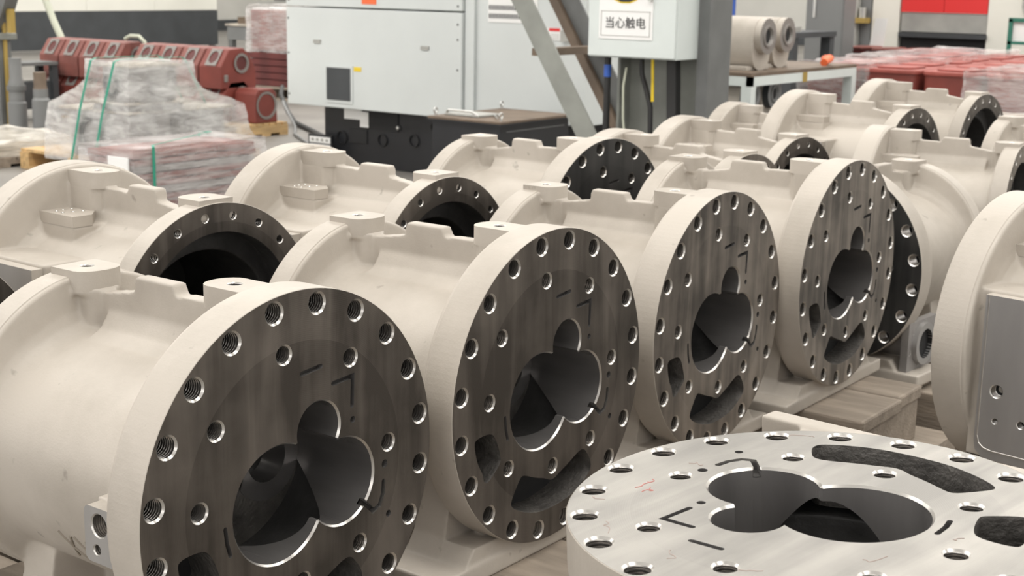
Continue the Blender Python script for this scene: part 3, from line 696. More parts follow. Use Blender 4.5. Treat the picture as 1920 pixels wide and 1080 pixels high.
# coolant tank
t = thing('coolant_tank', 'black steel tank with a dusty brown lid in front of the white machine', 'tank', (6.42, 4.9, 0))
MB().box((.02, .02, 0), (.71, .53, .535)).build('tank_body', M['black'], t, bevel=.004)
ld = MB().box((0, 0, .536), (.73, .55, .552)).build('lid', [M['brown']], t, bevel=.003)
MB().box((-.003, -.003, .527), (.733, .553, .5365)).build('lid_edge', M['black'], t)
MB().box((.10, .24, .5525), (.30, .50, .566)).build('hatch_cover', M['lgray'], ld, bevel=.004)
MB().tube([(.13, .52, .553), (.10, .47, .585), (.10, .30, .585), (.13, .25, .553)], .007, 8).build('handle', M['eye'], ld)
MB().tube([(.25, .24, .56), (.06, .07, .565)], .004, 6).build('rod', M['eye'], ld)
for (x, y) in ((.04, .03), (.04, .52), (.69, .03), (.69, .52)):
    mb = MB(); mb.tube([(x, y, .551), (x, y, .567)], .008, 8); mb.tube([(x + .016 * cos(a), y, .583 + .016 * sin(a)) for a in [2 * pi * i / 14 for i in range(15)]], .0045, 6); mb.build('lifting_eye', M['eye'], t, smooth=50)
MB().box((.08, -.004 + .02, .485), (.66, .022, .49)).build('seam_strip', M['steeld'], t)

# ------------------------------------------------------------------ steel column, warning box, ladder
t = thing('steel_column', 'grey steel H-section column behind the pale warning box', 'column', (6.3, 3.6, 0))
MB().box((-.16, -.01 + .0, 0), (-.145, .26, 7.9)).build('web', M['steelg'], t)
MB().box((-.26, .26, 0), (.0, .275, 7.9)).build('flange', M['steelg'], t)
MB().box((-.17, -.125, 0), (.02, -.14, 7.9)).build('flange', M['steelg'], t)
MB().box((-.20, -.205, 0), (.02, -.142, 7.9)).build('flange', M['steeld'], t)
MB().box((-.145, -.01, 0), (-.13, -.12, 7.9)).build('stiffener', M['steelg'], t)
t = thing('switch_box', 'pale switch box with an electric shock warning sign on the column', 'electrical box', (5.9, 3.457, .985))
MB().box((0, 0, 0), (.215, .503, .75)).build('cabinet', M['boxw'], t, bevel=.004)
dr = MB().box((-.014, .004, .006), (-.0005, .499, .744)).build('door', M['boxw'], t, bevel=.003)
MB().lathe([(.0005, -.02), (.012, -.02), (.012, 0)], 12, 0, (-.014, .14, .285)).build('lock', M['eye'], dr)
sg = MB().box((-.018, .128, .090), (-.0145, .435, .60)).build('warning_sign', M['paper'], t)
fr = MB()
for (a, b) in (((.142, .105), (.142 + .003, .225)), ((.42, .105), (.423, .225)), ((.142, .105), (.423, .108)), ((.142, .222), (.423, .225))): fr.box((-.0195, a[0], a[1]), (-.0178, b[0], b[1]))
fr.build('text_frame', M['lgray'], sg)
MB().prism(chaikin([(.185, .262), (.385, .262), (.385, .48), (.185, .48)], 2), 0, -.0195, -.0178).build('yellow_field', M['yellow'], sg)
MB().prism(chaikin([(.19, .2685), (.38, .2685), (.38, .475), (.19, .475)], 2), 0, -.0208, -.0194).build('black_field', M['text'], sg)
tm = text_mesh('当心触电', .0585); tm.materials.append(M['text'])
put('sign_text', tm, sg, (-.0196, .2825, .165), (pi / 2, 0, -pi / 2))
mb = MB(); mb.tube([(.05, .42, .0), (.05, .42, -.985)], [.017, .017], 12); mb.build('conduit', M['rubber'], t, smooth=50)
MB().tube([(.05, .42, -.10), (.05, .42, -.04)], .0185, 12).build('tape_band', M['blue'], t, smooth=50)
MB().tube([(.05, .42, -.04), (.05, .42, .01)], .014, 12).build('gland', M['lgray'], t, smooth=50)
MB().tube([(.1, .255, 0), (.1, .25, -.08), (.1, .22, -.16), (.1, .195, -.24), (.1, .19, -.4), (.1, .19, -.985)], .013, 8).build('cable', M['rubber'], t, smooth=60)
MB().tube([(.09, .185, 0), (.09, .18, -.12), (.09, .178, -.21)], .008, 8).build('earth_cable', M['yellow'], t, smooth=60)
MB().tube([(.05, .31, -.05), (.05, .325, -.14), (.05, .32, -.30), (.05, .3, -.45), (.05, .3, -.985)], .006, 8).build('thin_cable', M['hoseg'], t, smooth=60)
MB().prism([(.075, 0), (.125, 0), (.085, -.9), (.035, -.9)], 0, .12, .17).build('cable_duct', M['rubber'], t)
# leaning ladder: two stringers and rungs
t = thing('steel_ladder', 'slanted grey steel ladder with flat stringers between machine and column', 'ladder', (5.9, 3.9, 0))
def stringer(x0, x1, yb, m, w=.135, ztop=2.2, k=.64):
    # sloped flat bar: y = yb + k*(z-.6)
    def yy(z): return yb + k * (z - .6)
    return [(yy(0), 0), (yy(ztop), ztop), (yy(ztop) + w, ztop), (yy(0) + w, 0)]
MB().prism(stringer(0, 0, -.0, M), 0, 0, .012).build('stringer', M['steelg'], t)
MB().prism(stringer(0, 0, .12, M, .135), 0, .6, .612).build('stringer', M['steeld'], t)
MB().prism(stringer(0, 0, .245, M, .055), 0, .56, .61).build('stringer_lip', M['brown'], t)
for z in (.99, 1.55, 2.1): MB().box((.013, .64 * (z - .6) + .10, z - .02), (.6, .64 * (z - .6) + .17, z + .018)).build('rung', M['brown'], t)

# ------------------------------------------------------------------ wrapped pallet of grey castings
def pallet(label, x0, x1, y0, y1, m=M['pine'], h=.14, group='pallets on the floor'):
    t = thing('wooden_pallet', label, 'pallet', ((x0 + x1) / 2, (y0 + y1) / 2, 0), 0, group); hx, hy = (x1 - x0) / 2, (y1 - y0) / 2
    for i in range(7):
        a = -hx + 2 * hx * i / 7; MB().box((a + .01, -hy, h - .022), (a + 2 * hx / 7 - .01, hy, h)).build('deck_board', m, t)
    for yy in (-hy, -.05, hy - .1):
        MB().box((-hx, yy, .022), (hx, yy + .1, h - .0225)).build('bearer', m, t)
    for xx in (-hx, -.05, hx - .1): MB().box((xx, -hy, 0), (xx + .1, hy, .0215)).build('skid', m, t)
    return t
pallet('fresh pine pallet under the tall film-wrapped stack of grey castings', 5.80, 6.95, 7.46, 8.66)
def block(label, a, b, m=M['grey'], name='grey_casting', group='grey castings under film', top=M['greyl']):
    c = ((a[0] + b[0]) / 2, (a[1] + b[1]) / 2, a[2]); hx, hy, h = (b[0] - a[0]) / 2, (b[1] - a[1]) / 2, b[2] - a[2]
    t = thing(name, label, 'casting', c, 0, group)
    MB().prism(chaikin([(-hx, -hy), (hx, -hy), (hx, hy), (-hx, hy)], 1), 2, 0, h - .02).build('body', m, t, bevel=.01)
    MB().box((-hx * .96, -hy * .96, h - .0195), (hx * .96, hy * .96, h)).build('top_flange', top, t, bevel=.006)
    mb = MB(); mb.lathe([(min(hy, h) * .42, -.012), (min(hy, h) * .30, -.012), (min(hy, h) * .28, .02), (.0005, .02)], 24, 0, (-hx, 0, h * .45)); mb.build('bore', M['inner'], t, smooth=40)
    return t
bl = [((5.85, 7.50, .142), (6.29, 8.29, .462), 'low front grey casting in the tall wrapped stack'), ((6.31, 7.50, .142), (6.77, 8.29, .462), 'low rear grey casting in the tall wrapped stack'),
      ((5.85, 7.50, .4625), (6.40, 8.0, .52), 'flat grey plate on the low castings of the wrapped stack'), ((5.86, 7.50, .5205), (6.32, 7.87, .765), 'topmost grey casting with a dusty top in the wrapped stack')]
for a, b, lab in bl: block(lab, a, b)
def loft_film(name, label, loops, m, amp, per=26, sub=7):
    """stretch film drawn round a load: rectangular loops (x0, x1, y0, y1, z) lofted bottom to top, closed on top"""
    def pt(l, k):
        x0, x1, y0, y1, z = l; q = k / per; s4 = q * 4; i = int(s4) % 4; f = s4 - int(s4)
        c = [(x0, y0), (x1, y0), (x1, y1), (x0, y1), (x0, y0)]
        return Vector((c[i][0] * (1 - f) + c[i + 1][0] * f, c[i][1] * (1 - f) + c[i + 1][1] * f, z))
    per4 = per; rows = []
    for i in range(len(loops) - 1):
        for q in range(sub if i < len(loops) - 2 else sub + 1):
            t = q / sub; row = []
            for k in range(per4):
                p = pt(loops[i], k).lerp(pt(loops[i + 1], k), t)
                d = noise.noise_vector(p * 5) * amp + noise.noise_vector(Vector((p.x * 9, p.y * 9, p.z * 25))) * amp * .5
                row.append(tuple(p + d))
            rows.append(row)
    mb = MB(); v = [p for r in rows for p in r]
    mb.add(v, [(i * per4 + k, i * per4 + (k + 1) % per4, (i + 1) * per4 + (k + 1) % per4, (i + 1) * per4 + k) for i in range(len(rows) - 1) for k in range(per4)])
    mb.f.append(tuple(range((len(rows) - 1) * per4, len(rows) * per4))); mb.m.append(0)
    return tag(mb.build(name, m, smooth=50), label, 'plastic film')
loft_film('stretch_film', 'clear stretch film tented over the tall stack of grey castings', [(5.80, 7.02, 7.42, 8.36, .10), (5.80, 6.83, 7.44, 8.35, .30), (5.81, 6.80, 7.45, 8.33, .475), (5.815, 6.42, 7.45, 8.02, .60), (5.82, 6.37, 7.455, 7.90, .66), (5.82, 6.35, 7.455, 7.905, .785)], M['film'], .012, 104, 10)
for i, (ya, yb) in enumerate(((7.80, 8.07), (7.56, 7.83))):
    mb = MB(); w = .011
    pts = [(5.775, yb, .02), (5.775, ya + (yb - ya) * .45, .46), (5.79, ya, .79), (5.83, ya - .003, .805), (6.34, ya - .003, .805), (6.38, ya, .78), (6.86, yb, .30), (6.86, yb, .02)]
    v = []
    for x, y, z in pts: v += [(x, y - w, z), (x, y + w, z)]
    mb.add(v, [(2 * q, 2 * q + 1, 2 * q + 3, 2 * q + 2) for q in range(len(pts) - 1)])
    o = mb.build('green_strap', M['green']); md = o.modifiers.new('s', 'SOLIDIFY'); md.thickness = .002
    tag(o, ['left green strap around the tall wrapped stack', 'right green strap around the tall wrapped stack'][i], 'strap')
# second low pack of red-brown plates
t = pallet('low pallet under the wrapped pack of red brown plates', 4.62, 5.52, 5.90, 6.32, M['wood'], .10)
for k in range(9):
    z = .102 + k * .038
    tt = thing('red_plate', 'red brown plate %s in the low wrapped pack' % ['at the very bottom', 'second from the bottom', 'third from the bottom', 'fourth from the bottom', 'exactly in the middle', 'fourth from the top', 'third from the top', 'second from the top', 'at the very top'][k], 'plate', (5.06, 6.11, z), 0, 'red brown plates in the low wrapped pack')
    dx = random.uniform(-.012, .012)
    MB().box((-.42 + dx, -.19, 0), (.42 + dx, .19, .030)).build('plate', M['redl'] if k % 3 else M['grey'], tt, bevel=.003)
def shell(name, label, a, b, m, amp=.008, n=14, cat='plastic film'):
    mb = MB(); x0, y0, z0 = a; x1, y1, z1 = b
    def grid(o, u, v):
        k = len(mb.v)
        for i in range(n + 1):
            for j in range(n + 1):
                p = Vector(o) + Vector(u) * (i / n) + Vector(v) * (j / n)
                d = noise.noise_vector(p * 7) * amp + noise.noise_vector(p * 23) * amp * .4
                mb.v.append(tuple(p + d))
        for i in range(n):
            for j in range(n): mb.f.append((k + i * (n + 1) + j, k + (i + 1) * (n + 1) + j, k + (i + 1) * (n + 1) + j + 1, k + i * (n + 1) + j + 1)); mb.m.append(0)
    dx, dy, dz = x1 - x0, y1 - y0, z1 - z0
    grid((x0, y0, z0), (dx, 0, 0), (0, 0, dz)); grid((x0, y1, z0), (dx, 0, 0), (0, 0, dz)); grid((x0, y0, z0), (0, dy, 0), (0, 0, dz)); grid((x1, y0, z0), (0, dy, 0), (0, 0, dz)); grid((x0, y0, z1), (dx, 0, 0), (0, dy, 0))
    bm = bmesh.new()
    me = mb.mesh(name, m, smooth=80); bm.from_mesh(me); bmesh.ops.remove_doubles(bm, verts=bm.verts, dist=.002); bm.to_mesh(me); bm.free()
    return tag(put(name, me), label, cat)
shell('stretch_film', 'clear wrinkled film around the low pack of red brown plates', (4.60, 5.88, .09), (5.52, 6.34, .462), M['filmr'])
mb = MB(); v = []
for x, y, z in ((4.72, 5.868, .1), (4.72, 5.868, .47), (4.74, 5.9, .476), (5.4, 6.2, .476), (5.45, 6.36, .46), (5.45, 6.36, .1)): v += [(x - .009, y, z), (x + .009, y, z)]
mb.add(v, [(2 * q, 2 * q + 1, 2 * q + 3, 2 * q + 2) for q in range(5)]); o = mb.build('green_strap', M['green']); md = o.modifiers.new('s', 'SOLIDIFY'); md.thickness = .002
tag(o, 'green strap at the left corner of the low red brown pack', 'strap')
tag(MB().box((4.575, 5.90, .26), (4.585, 6.06, .42)).build('paper_slip', M['paper']), 'white paper slip on the left end of the low red brown pack', 'paper')
# milky wrapped pallet at far left
pallet('low pallet under the milky plastic-wrapped load at the left edge', 5.0, 6.45, 8.74, 9.75, M['wood'], .07)
tag(MB().box((5.08, 8.80, .072), (6.38, 9.68, .15)).build('flat_load', M['greyl'], bevel=.02), 'flat load under milky plastic at the left edge', 'load')
shell('plastic_sheet', 'milky crumpled plastic over the flat load at the left edge', (5.03, 8.76, .06), (6.43, 9.73, .175), M['filmw'], .02)

# ------------------------------------------------------------------ red gearbox castings
RP = [(0, 0), (0, .19), (.10, .335), (.26, .345), (.34, .27), (.40, .16), (.40, 0)]
def red_casting(label, x, y, z, w=.29, m=M['red'], end=True):
    t = thing('red_gear_casting', label, 'casting', (x, y, z), 0, 'red gear castings stacked in two tiers')
    MB().prism(RP, 1, .006, w - .006).build('body', m, t, bevel=.008)
    d = Vector((.10, .145)).normalized(); c = Vector((.05, .2625)); nrm = Vector((-d.y, d.x))
    mb = MB(); sg = 28
    # machined plate on the slope with round bore
    def pt(u, v, h): q = c + d * v + nrm * h; return (q.x, w / 2 + u, q.y)
    pl = [(-.095, -.082), (.045, -.082), (.045, .082), (-.095, .082)]; pl = [(u + .02, v) for u, v in pl]
    k = len(mb.v); mb.v += [pt(u, v, .006) for u, v in pl]; ring = [(-.004 + .052 * cos(2 * pi * j / sg), .06 * sin(2 * pi * j / sg)) for j in range(sg)]
    bm = bmesh.new(); vs = [bm.verts.new((u, v, 0)) for u, v in pl]; ed = [bm.edges.new((vs[i], vs[(i + 1) % 4])) for i in range(4)]
    vr = [bm.verts.new((u, v, 0)) for u, v in ring]; ed += [bm.edges.new((vr[i], vr[(i + 1) % sg])) for i in range(sg)]
    bmesh.ops.triangle_fill(bm, use_beauty=True, edges=ed); bm.verts.index_update(); vv = [pt(q.co.x, q.co.y, .008) for q in bm.verts]; ff = [tuple(w_.index for w_ in f.verts) for f in bm.faces]; bm.free()
    mb = MB(); mb.add(vv, ff, 0); k = len(mb.v)
    mb.v += [pt(u, v, .008) for u, v in ring] + [pt(u, v, .001) for u, v in ring]
    for j in range(sg): mb.f.append((k + j, k + (j + 1) % sg, k + sg + (j + 1) % sg, k + sg + j)); mb.m.append(0)
    mb.f.append(tuple(range(k + sg, k + 2 * sg))); mb.m.append(1)
    mb.build('bore_flange', [M['grayrim'], M['redd']], t)
    if end:
        mb = MB(); mb.lathe([(.085, -.004), (.062, -.004), (.060, .003), (.0005, .003)], 28, 1, (.23, 0, .215), mis=[0, 0, 1]); mb.build('end_flange', [M['grayrim'], M['redd']], t, smooth=40)
        MB().box((.035, -.004 + .002, .06), (.075, .008, .12)).build('boss', M['grayrim'], t, bevel=.01)
    return t
def big_red(label, x, y, z):
    t = thing('red_gear_casting', label, 'casting', (x, y, z), 0, 'red gear castings stacked in two tiers')
    MB().prism([(0, 0), (.01, .25), (.05, .29), (.21, .29), (.25, .25), (.26, 0)], 1, 0, .26).build('body', M['red'], t, bevel=.01)
    mb = MB(); mb.lathe([(.118, -.006), (.098, -.006), (.095, .003), (.0005, .003)], 32, 1, (.132, 0, .15), mis=[0, 0, 1]); mb.build('end_flange', [M['grayrim'], M['redd']], t, smooth=40)
    return t
pallet('pine pallet under the two tiers of red castings', 8.15, 8.66, 8.94, 11.85, M['pine'], .11)
pos = ['nearest to the camera', 'second from its right end', 'third from its right end', 'fourth from its right end', 'fifth from its right end', 'sixth from its right end', 'seventh from its right end', 'last at its left end']
ys = [9.24, 9.54, 9.84, 10.14, 10.62, 10.92, 11.22, 11.52]
for i, y in enumerate(ys):
    red_casting('upper-tier red casting with a sloped round bore, ' + pos[i], 8.18, y, .392, m=M['redl'] if 0 < i else M['red'])
    red_casting('lower-tier red casting on the pallet, ' + pos[i], 8.18, y, .112, w=.288, m=M['red'])
big_red('large red casting on the pallet end with a big round bore', 8.30, 8.965, .112)
t = thing('fitting_head', 'black and green hose fitting between the two groups of red castings', 'fitting', (8.35, 10.525, .4))
MB().box((0, -.085, -.288), (.3, .085, .24)).build('bracket', M['char'], t, bevel=.02)
MB().tube([(-.03, .16, .36), (-.02, .1, .39), (0, 0, .39), (.02, -.05, .34), (.03, -.05, .22)], .018, 8).build('hose', M['hoseg'], t, smooth=60)
MB().box((-.012, -.06, .14), (0, -.02, .2)).build('tag', M['paper'], t)
t = thing('rubber_hose', 'black hose looping down at the left of the white machine', 'hose', (9.2, 9.2, 0)); MB().tube([(.9, 1.3, .25), (.3, .7, .24), (.15, .45, .1), (0, .2, .03), (-.3, -.3, .02), (-.9, -1.1, .05), (-1.4, -1.8, .2)], .022, 8).build('hose_tube', M['rubber'], t, smooth=60)
t = thing('rubber_hose', 'thin grey hose lying on the floor left of the white machine', 'hose', (9.0, 9.0, 0)); MB().tube([(.8, 1.2, .2), (.25, .6, .18), (.0, .2, .02), (-.4, -.2, .015), (-.9, -.9, .015), (-1.1, -1.5, .1)], .013, 8).build('hose_tube', M['ggray'], t, smooth=60)

# ------------------------------------------------------------------ left edge machinery
t = thing('upright_shaft', 'dark upright steel shaft with a collar at far left', 'shaft', (6.82, 10.18, 0)); mb = MB(); mb.lathe([(.0005, 0), (.075, 0), (.075, .30), (.062, .31), (.062, .46), (.05, .5), (.05, .66), (.0005, .66)], 24, 2); mb.build('shaft_body', M['ggray'], t, smooth=30)
MB().lathe([(.063, .4), (.075, .4), (.075, .44), (.063, .44)], 24, 2).build('collar', M['steeld'], t, smooth=30)
t = thing('upright_shaft', 'dark upright steel shaft with a rusty top, right of the other one', 'shaft', (6.90, 9.97, 0)); mb = MB(); mb.lathe([(.0005, 0), (.072, 0), (.072, .33), (.058, .35), (.058, .42)], 24, 2); mb.build('shaft_body', M['ggray'], t, smooth=30)
MB().lathe([(.058, .42), (.050, .44), (.050, .555), (.0005, .556)], 24, 2).build('rusty_end', M['brown'], t, smooth=30)
t = thing('yellow_pole', 'thin dusty yellow pole standing at the far left edge', 'pole', (6.84, 10.33, 0)); MB().tube([(0, 0, 0), (0, 0, .95)], .018, 10).build('tube', M['brass'], t, smooth=50); MB().box((-.1, -.1, 0), (.1, .1, .012)).build('foot_plate', M['brass'], t)
t = thing('machine_arm', 'grey slanted machine arm cutting the top left corner', 'machine', (6.84, 10.2, 0))
MB().prism([(.16, .86), (.26, .86), (-.06, 1.40), (-.16, 1.40)], 0, -.06, .06).build('arm', M['steeld'], t); MB().box((-.1, .10, .80), (.1, .30, .855)).build('arm_foot', M['steelg'], t, bevel=.01)
MB().box((-.05, .25, .9), (.1, .75, 1.5)).build('housing_panel', M['lgray'], t); MB().box((-.02, .0, .86), (.02, .06, 1.05)).build('yellow_bracket', M['brass'], t); MB().box((-.06, .14, 0), (.06, .26, .80)).build('post', M['steeld'], t)
t = thing('dark_bench_frame', 'dark workbench frame behind the upright shafts', 'bench', (7.6, 11.85, 0)); MB().box((0, -.45, .50), (.5, -.15, .53)).build('bench_top', M['steeld'], t)
for (x, y) in ((0, -.44), (.44, -.44), (0, -.22), (.44, -.22)): MB().box((x, y, 0), (x + .06, y + .06, .50)).build('leg', M['char'], t)
MB().box((.05, -.4, .1), (.45, -.2, .35)).build('tool_chest', M['char'], t); MB().box((-.01, -.1, .44), (0, .1, .47)).build('white_label', M['paper'], t)
pw = thing('partition_panel', 'long partition, charcoal below and cream above, at the back left', 'partition', (11.0, 20.85, 0))
MB().box((0, 0, .05), (7.4, .12, .69)).build('charcoal_skirt', M['char'], pw); 
for i in range(5): MB().box((i * 1.48, 0, .70), (i * 1.48 + 1.474, .10, 2.6)).build('cream_panel', M['cream'], pw)
for i in range(4): MB().box((i * 2.4 + .05, .02, 0), (i * 2.4 + .15, .1, .05)).build('foot', M['steeld'], pw)
t = thing('pale_hose', 'pale drooping hose hanging in front of the partition', 'hose', (9.0, 12.3, 0)); MB().tube([(0, .62, 2.4), (0, .60, 1.30), (0, .52, 1.05), (0, .40, .84), (0, .22, .58), (.05, .1, .40)], .036, 10).build('hose_tube', M['hoseg'], t, smooth=60)
# far wrapped red stack and clutter
pallet('low pallet under the far wrapped red stack', 11.0, 12.0, 11.15, 12.15, M['wood'], .14)
for k in range(5):
    tt = thing('dark_red_plate', 'dark red plate, %s of the far stack left of the machine' % ['lowest', 'second lowest', 'middle', 'second highest', 'highest'][k], 'plate', (11.5, 11.62, .145 + k * .075), 0, 'dark red plates in the far stack'); MB().box((-.45, -.45, 0), (.45, .45, .065)).build('plate', M['redd'], tt)
t = thing('red_crate', 'tall red load wrapped in film on the far stack', 'load', (11.5, 11.65, .525)); MB().box((-.42, -.40, 0), (.42, .36, .45)).build('body', M['redl'], t, bevel=.02); MB().box((-.40, -.38, .45), (.40, .34, .475)).build('lid', M['paper'], t)
shell('stretch_film', 'pinkish film around the tall red load on the far stack', (11.05, 11.22, .51), (11.95, 12.05, 1.03), M['filmr'], .02)
t = thing('storage_rack', 'grey storage bench with parts far behind the red castings', 'rack', (14.3, 15.4, 0)); MB().box((0, -.6, .42), (.8, .6, .62)).build('drawer_block', M['ggray'], t)
MB().box((-.02, -.62, .62), (.82, .62, .65)).build('top', M['greyl'], t)
for (x, y) in ((0, -.58), (.7, -.58), (0, .5), (.7, .5)): MB().box((x, y, 0), (x + .08, y + .08, .42)).build('leg', M['steeld'], t)
for i in range(4): MB().box((.1, -.5 + i * .27, .65), (.4, -.33 + i * .27, .72 + .03 * (i % 2))).build('part_bin', M['brown'] if i % 2 else M['lgray'], t)
t = thing('grey_machine', 'blurred grey machine far behind the storage bench', 'machine', (18, 18.6, 0)); MB().box((0, -.7, 0), (1, .7, .9)).build('bed', M['lgray'], t); MB().box((.2, -.3, .9), (.8, .5, 2.4)).build('column', M['ggray'], t); MB().tube([(.1, -.3, .95), (.1, .3, 1.25)], .09, 12).build('spindle', M['steeld'], t)

# ------------------------------------------------------------------ workbench with castings at right
t = thing('workbench', 'steel workbench with a brown board top holding beige castings', 'bench', (8.75, 4.53, 0))
MB().box((0, 0, .725), (1.75, .95, .75)).build('bench_top', M['brown'], t); MB().box((0, 0, .66), (1.75, .04, .7245)).build('apron', M['boxw'], t); MB().box((0, .0, .66), (.04, .95, .7245)).build('apron', M['boxw'], t)
for (x, y) in ((0, 0), (1.68, 0), (0, .88), (1.68, .88)): MB().box((x, y, 0), (x + .075, y + .075, .66)).build('leg', M['boxw'], t)
MB().box((.8, -.004, .655), (.87, .0, .725)).build('yellow_strip', M['brass'], t)
MB().box((.0, .0, .35), (1.75, .95, .38)).build('shelf', M['steeld'], t)
def cyl_casting(label, x, y, z, r=.125, l=.55, m=M['paint'], dark=False):
    t = thing('flanged_casting', label, 'casting', (x, y, z), 0, 'flanged castings at the workbench')
    mb = MB(); mb.prism(chaikin([(-r * 1.15, 0), (r * 1.15, 0), (r * 1.05, r * 2.9), (-r * 1.05, r * 2.9)], 2), 1, .06, l); mb.build('body', m, t, smooth=40)
    mb = MB(); mb.lathe([(r * .4, .02), (r * .5, 0), (r * .62, 0), (r * .64, .01), (r, .01), (r, .11), (r * .9, .12)], 32, 1, (0, 0, r * 1.9), mis=[1, 1, 1, 1, 0, 0]); mb.disc(r * .41, .02, 32, 1, (0, 0, r * 1.9), 2); mb.build('end_flange', [m if not dark else M['char'], M['grayrim'] if not dark else M['ggray'], M['dark']], t, smooth=40)
    MB().box((-r * 1.3, .08, 0), (r * 1.3, l, .03)).build('foot', m, t, bevel=.005)
    return t
cyl_casting('left beige casting with round end flange on the workbench', 9.13, 4.60, .7505)
cyl_casting('right beige casting with round end flange on the workbench', 9.56, 4.66, .7505)
cyl_casting('dark-ended casting on the shelf below the workbench', 9.28, 4.60, .381, .105, .5, M['paint'], True)
cyl_casting('beige casting on the shelf at the left below the workbench', 8.95, 4.60, .381, .105, .5, M['paint'], True)
tag(MB().tube([(10.05, 4.6, .775), (10.2, 4.62, .80), (10.28, 4.7, .79)], .03, 8).build('orange_cloth', M['orange'], smooth=60), 'crumpled orange cloth on the workbench end', 'cloth')
t = thing('dark_worktable', 'dark worktable with tools and papers behind the bench castings', 'table', (12.2, 6.78, 0)); MB().box((0, -.9, .86), (.9, .9, .91)).build('table_top', M['char'], t)
for (x, y) in ((0, -.88), (.8, -.88), (0, .78), (.8, .78)): MB().box((x, y, 0), (x + .1, y + .1, .86)).build('leg', M['char'], t)
MB().box((.1, -.86, .1), (.85, .86, .6)).build('cabinet', M['char'], t)
for i, (y, w, h, mm) in enumerate(((.5, .3, .02, 'paper'), (.1, .35, .05, 'redv'), (-.25, .25, .04, 'paper'), (-.55, .14, .06, 'teal'), (-.75, .12, .05, 'eye'), (.75, .12, .2, 'cream'))): tag(MB().box((12.25, 6.78 + y - w / 2, .911), (12.5, 6.78 + y + w / 2, .911 + h)).build('table_item', M[mm]), ['flat white papers on the dark worktable', 'red tool tray on the dark worktable', 'white sheet pad on the dark worktable', 'small teal part on the dark worktable', 'small zinc part on the dark worktable', 'cream carton at the left of the dark worktable'][i], ['paper', 'tray', 'paper', 'part', 'part', 'carton'][i])
t = thing('blue_post', 'slim blue post on the dark worktable', 'post', (12.6, 6.78, .911)); MB().box((-.03, -.03, 0), (.03, .03, .6)).build('post', M['blue'], t)
t = thing('grey_cabinet', 'tall grey cabinet behind the stacks of red sheets', 'cabinet', (14.5, 6.66, 0)); MB().box((0, -.22, 0), (.30, .22, 2.2)).build('carcass', M['ggray'], t); MB().box((-.015, -.21, .05), (0, .21, 2.15)).build('door', M['ggray'], t); MB().box((-.03, .1, 1.0), (-.015, .13, 1.2)).build('handle', M['eye'], t)

# ------------------------------------------------------------------ red sheets and wrapped red castings at right
for s in range(5):
    y = 6.85 - s * .33
    for k in range(7):
        tt = thing('red_sheet', 'thin dark red sheet, %s in stack %s counted from the grey cabinet' % (['lowest', 'second lowest', 'third lowest', 'middle', 'third highest', 'second highest', 'top'][k], ['one', 'two', 'three', 'four', 'five'][s]), 'sheet', (15.2 + .12 * (s % 2), y + random.uniform(-.01, .01), .44 + k * .036), 0, 'dark red sheets stacked behind the wrapped castings')
        MB().prism(chaikin([(-.28, -.15), (.28, -.15), (.28, .15), (-.28, .15)], 1), 2, 0, .022).build('sheet', M['redd'] if k < 6 else M['redl'], tt)
t = thing('sheet_trestle', 'dark low trestle under the stacks of red sheets', 'trestle', (15.25, 6.2, 0)); MB().box((-.36, -.9, .40), (.45, .9, .439)).build('top', M['char'], t)
for (x, y) in ((-.34, -.88), (.37, -.88), (-.34, .8), (.37, .8)): MB().box((x, y, 0), (x + .07, y + .07, .40)).build('leg', M['char'], t)
def red_block(x, y, z, lab, w=.44, d=.5, h=.34):
    t = thing('red_cover_casting', lab, 'casting', (x, y, z), 0, 'red cover castings under stretch film')
    MB().prism(rrect(0, 0, d, w, .07), 2, 0, h - .035).build('body', M['red'], t, smooth=40)
    MB().prism(rrect(-.010, -.010, d + .010, w + .010, .07), 2, h - .0345, h).build('rim', M['redc'], t, bevel=.008)
    MB().prism(rrect(.07, .07, d - .07, w - .07, .06), 2, h + .0005, h + .016).build('lid_boss', M['redc'], t, bevel=.006)
    return t
rown = ['first row', 'second row', 'third row', 'fourth row', 'fifth row', 'sixth row']; coln = ['at its left end', 'second from left', 'third from left', 'fourth from left', 'fifth from left', 'sixth from left']
deckz = .37
t = thing('long_platform', 'low dark platform under the wrapped red castings', 'platform', (10.65, 2.0, 0)); MB().box((0, 0, .30), (3.6, 3.2, deckz)).build('deck', M['steeld'], t)
for x in (.05, 1.7, 3.4):
    for y in (.05, 1.5, 3.0): MB().box((x, y, 0), (x + .12, y + .12, .30)).build('leg', M['steeld'], t)
for r in range(6):
    for c in range(6):
        red_block(10.72 + r * .54, 4.62 - c * .49 + .04 * (r % 2), deckz + .002, 'red cover casting in the %s behind the housings, %s' % (rown[r], coln[c]))
shell('stretch_film', 'clear crumpled film over the leftmost wrapped red castings', (10.66, 4.50, .36), (11.5, 5.10, .745), M['filmr'], .02)
shell('stretch_film', 'glossy film over the red castings toward the right edge', (10.66, 2.90, .36), (11.9, 3.74, .742), M['filmr'], .02)
shell('stretch_film', 'white crumpled film strip lying over the back of the red castings', (11.6, 4.3, .70), (13.8, 5.12, .77), M['filmr'], .02)
# plank pack low at right edge
pallet('pallet under the pink banded plank pack at the right edge', 9.3, 10.5, 2.55, 3.6, M['wood'], .12)
for k in range(6):
    tt = thing('pink_plank', '%s pink and tan plank of the pack at the right edge' % ['left', 'second left', 'third left', 'third right', 'second right', 'right'][k], 'plank', (9.9, 3.5 - k * .17, .122), 0, 'planks in the pack at the right edge'); MB().box((-.58, -.075, 0), (.58, .075, .30 + .01 * (k % 3))).build('plank', M['redl'] if k % 2 else M['greyl'], tt, bevel=.01)
shell('stretch_film', 'shiny film over the pink plank pack at the right edge', (9.28, 2.54, .11), (10.52, 3.62, .455), M['filmw'], .015)

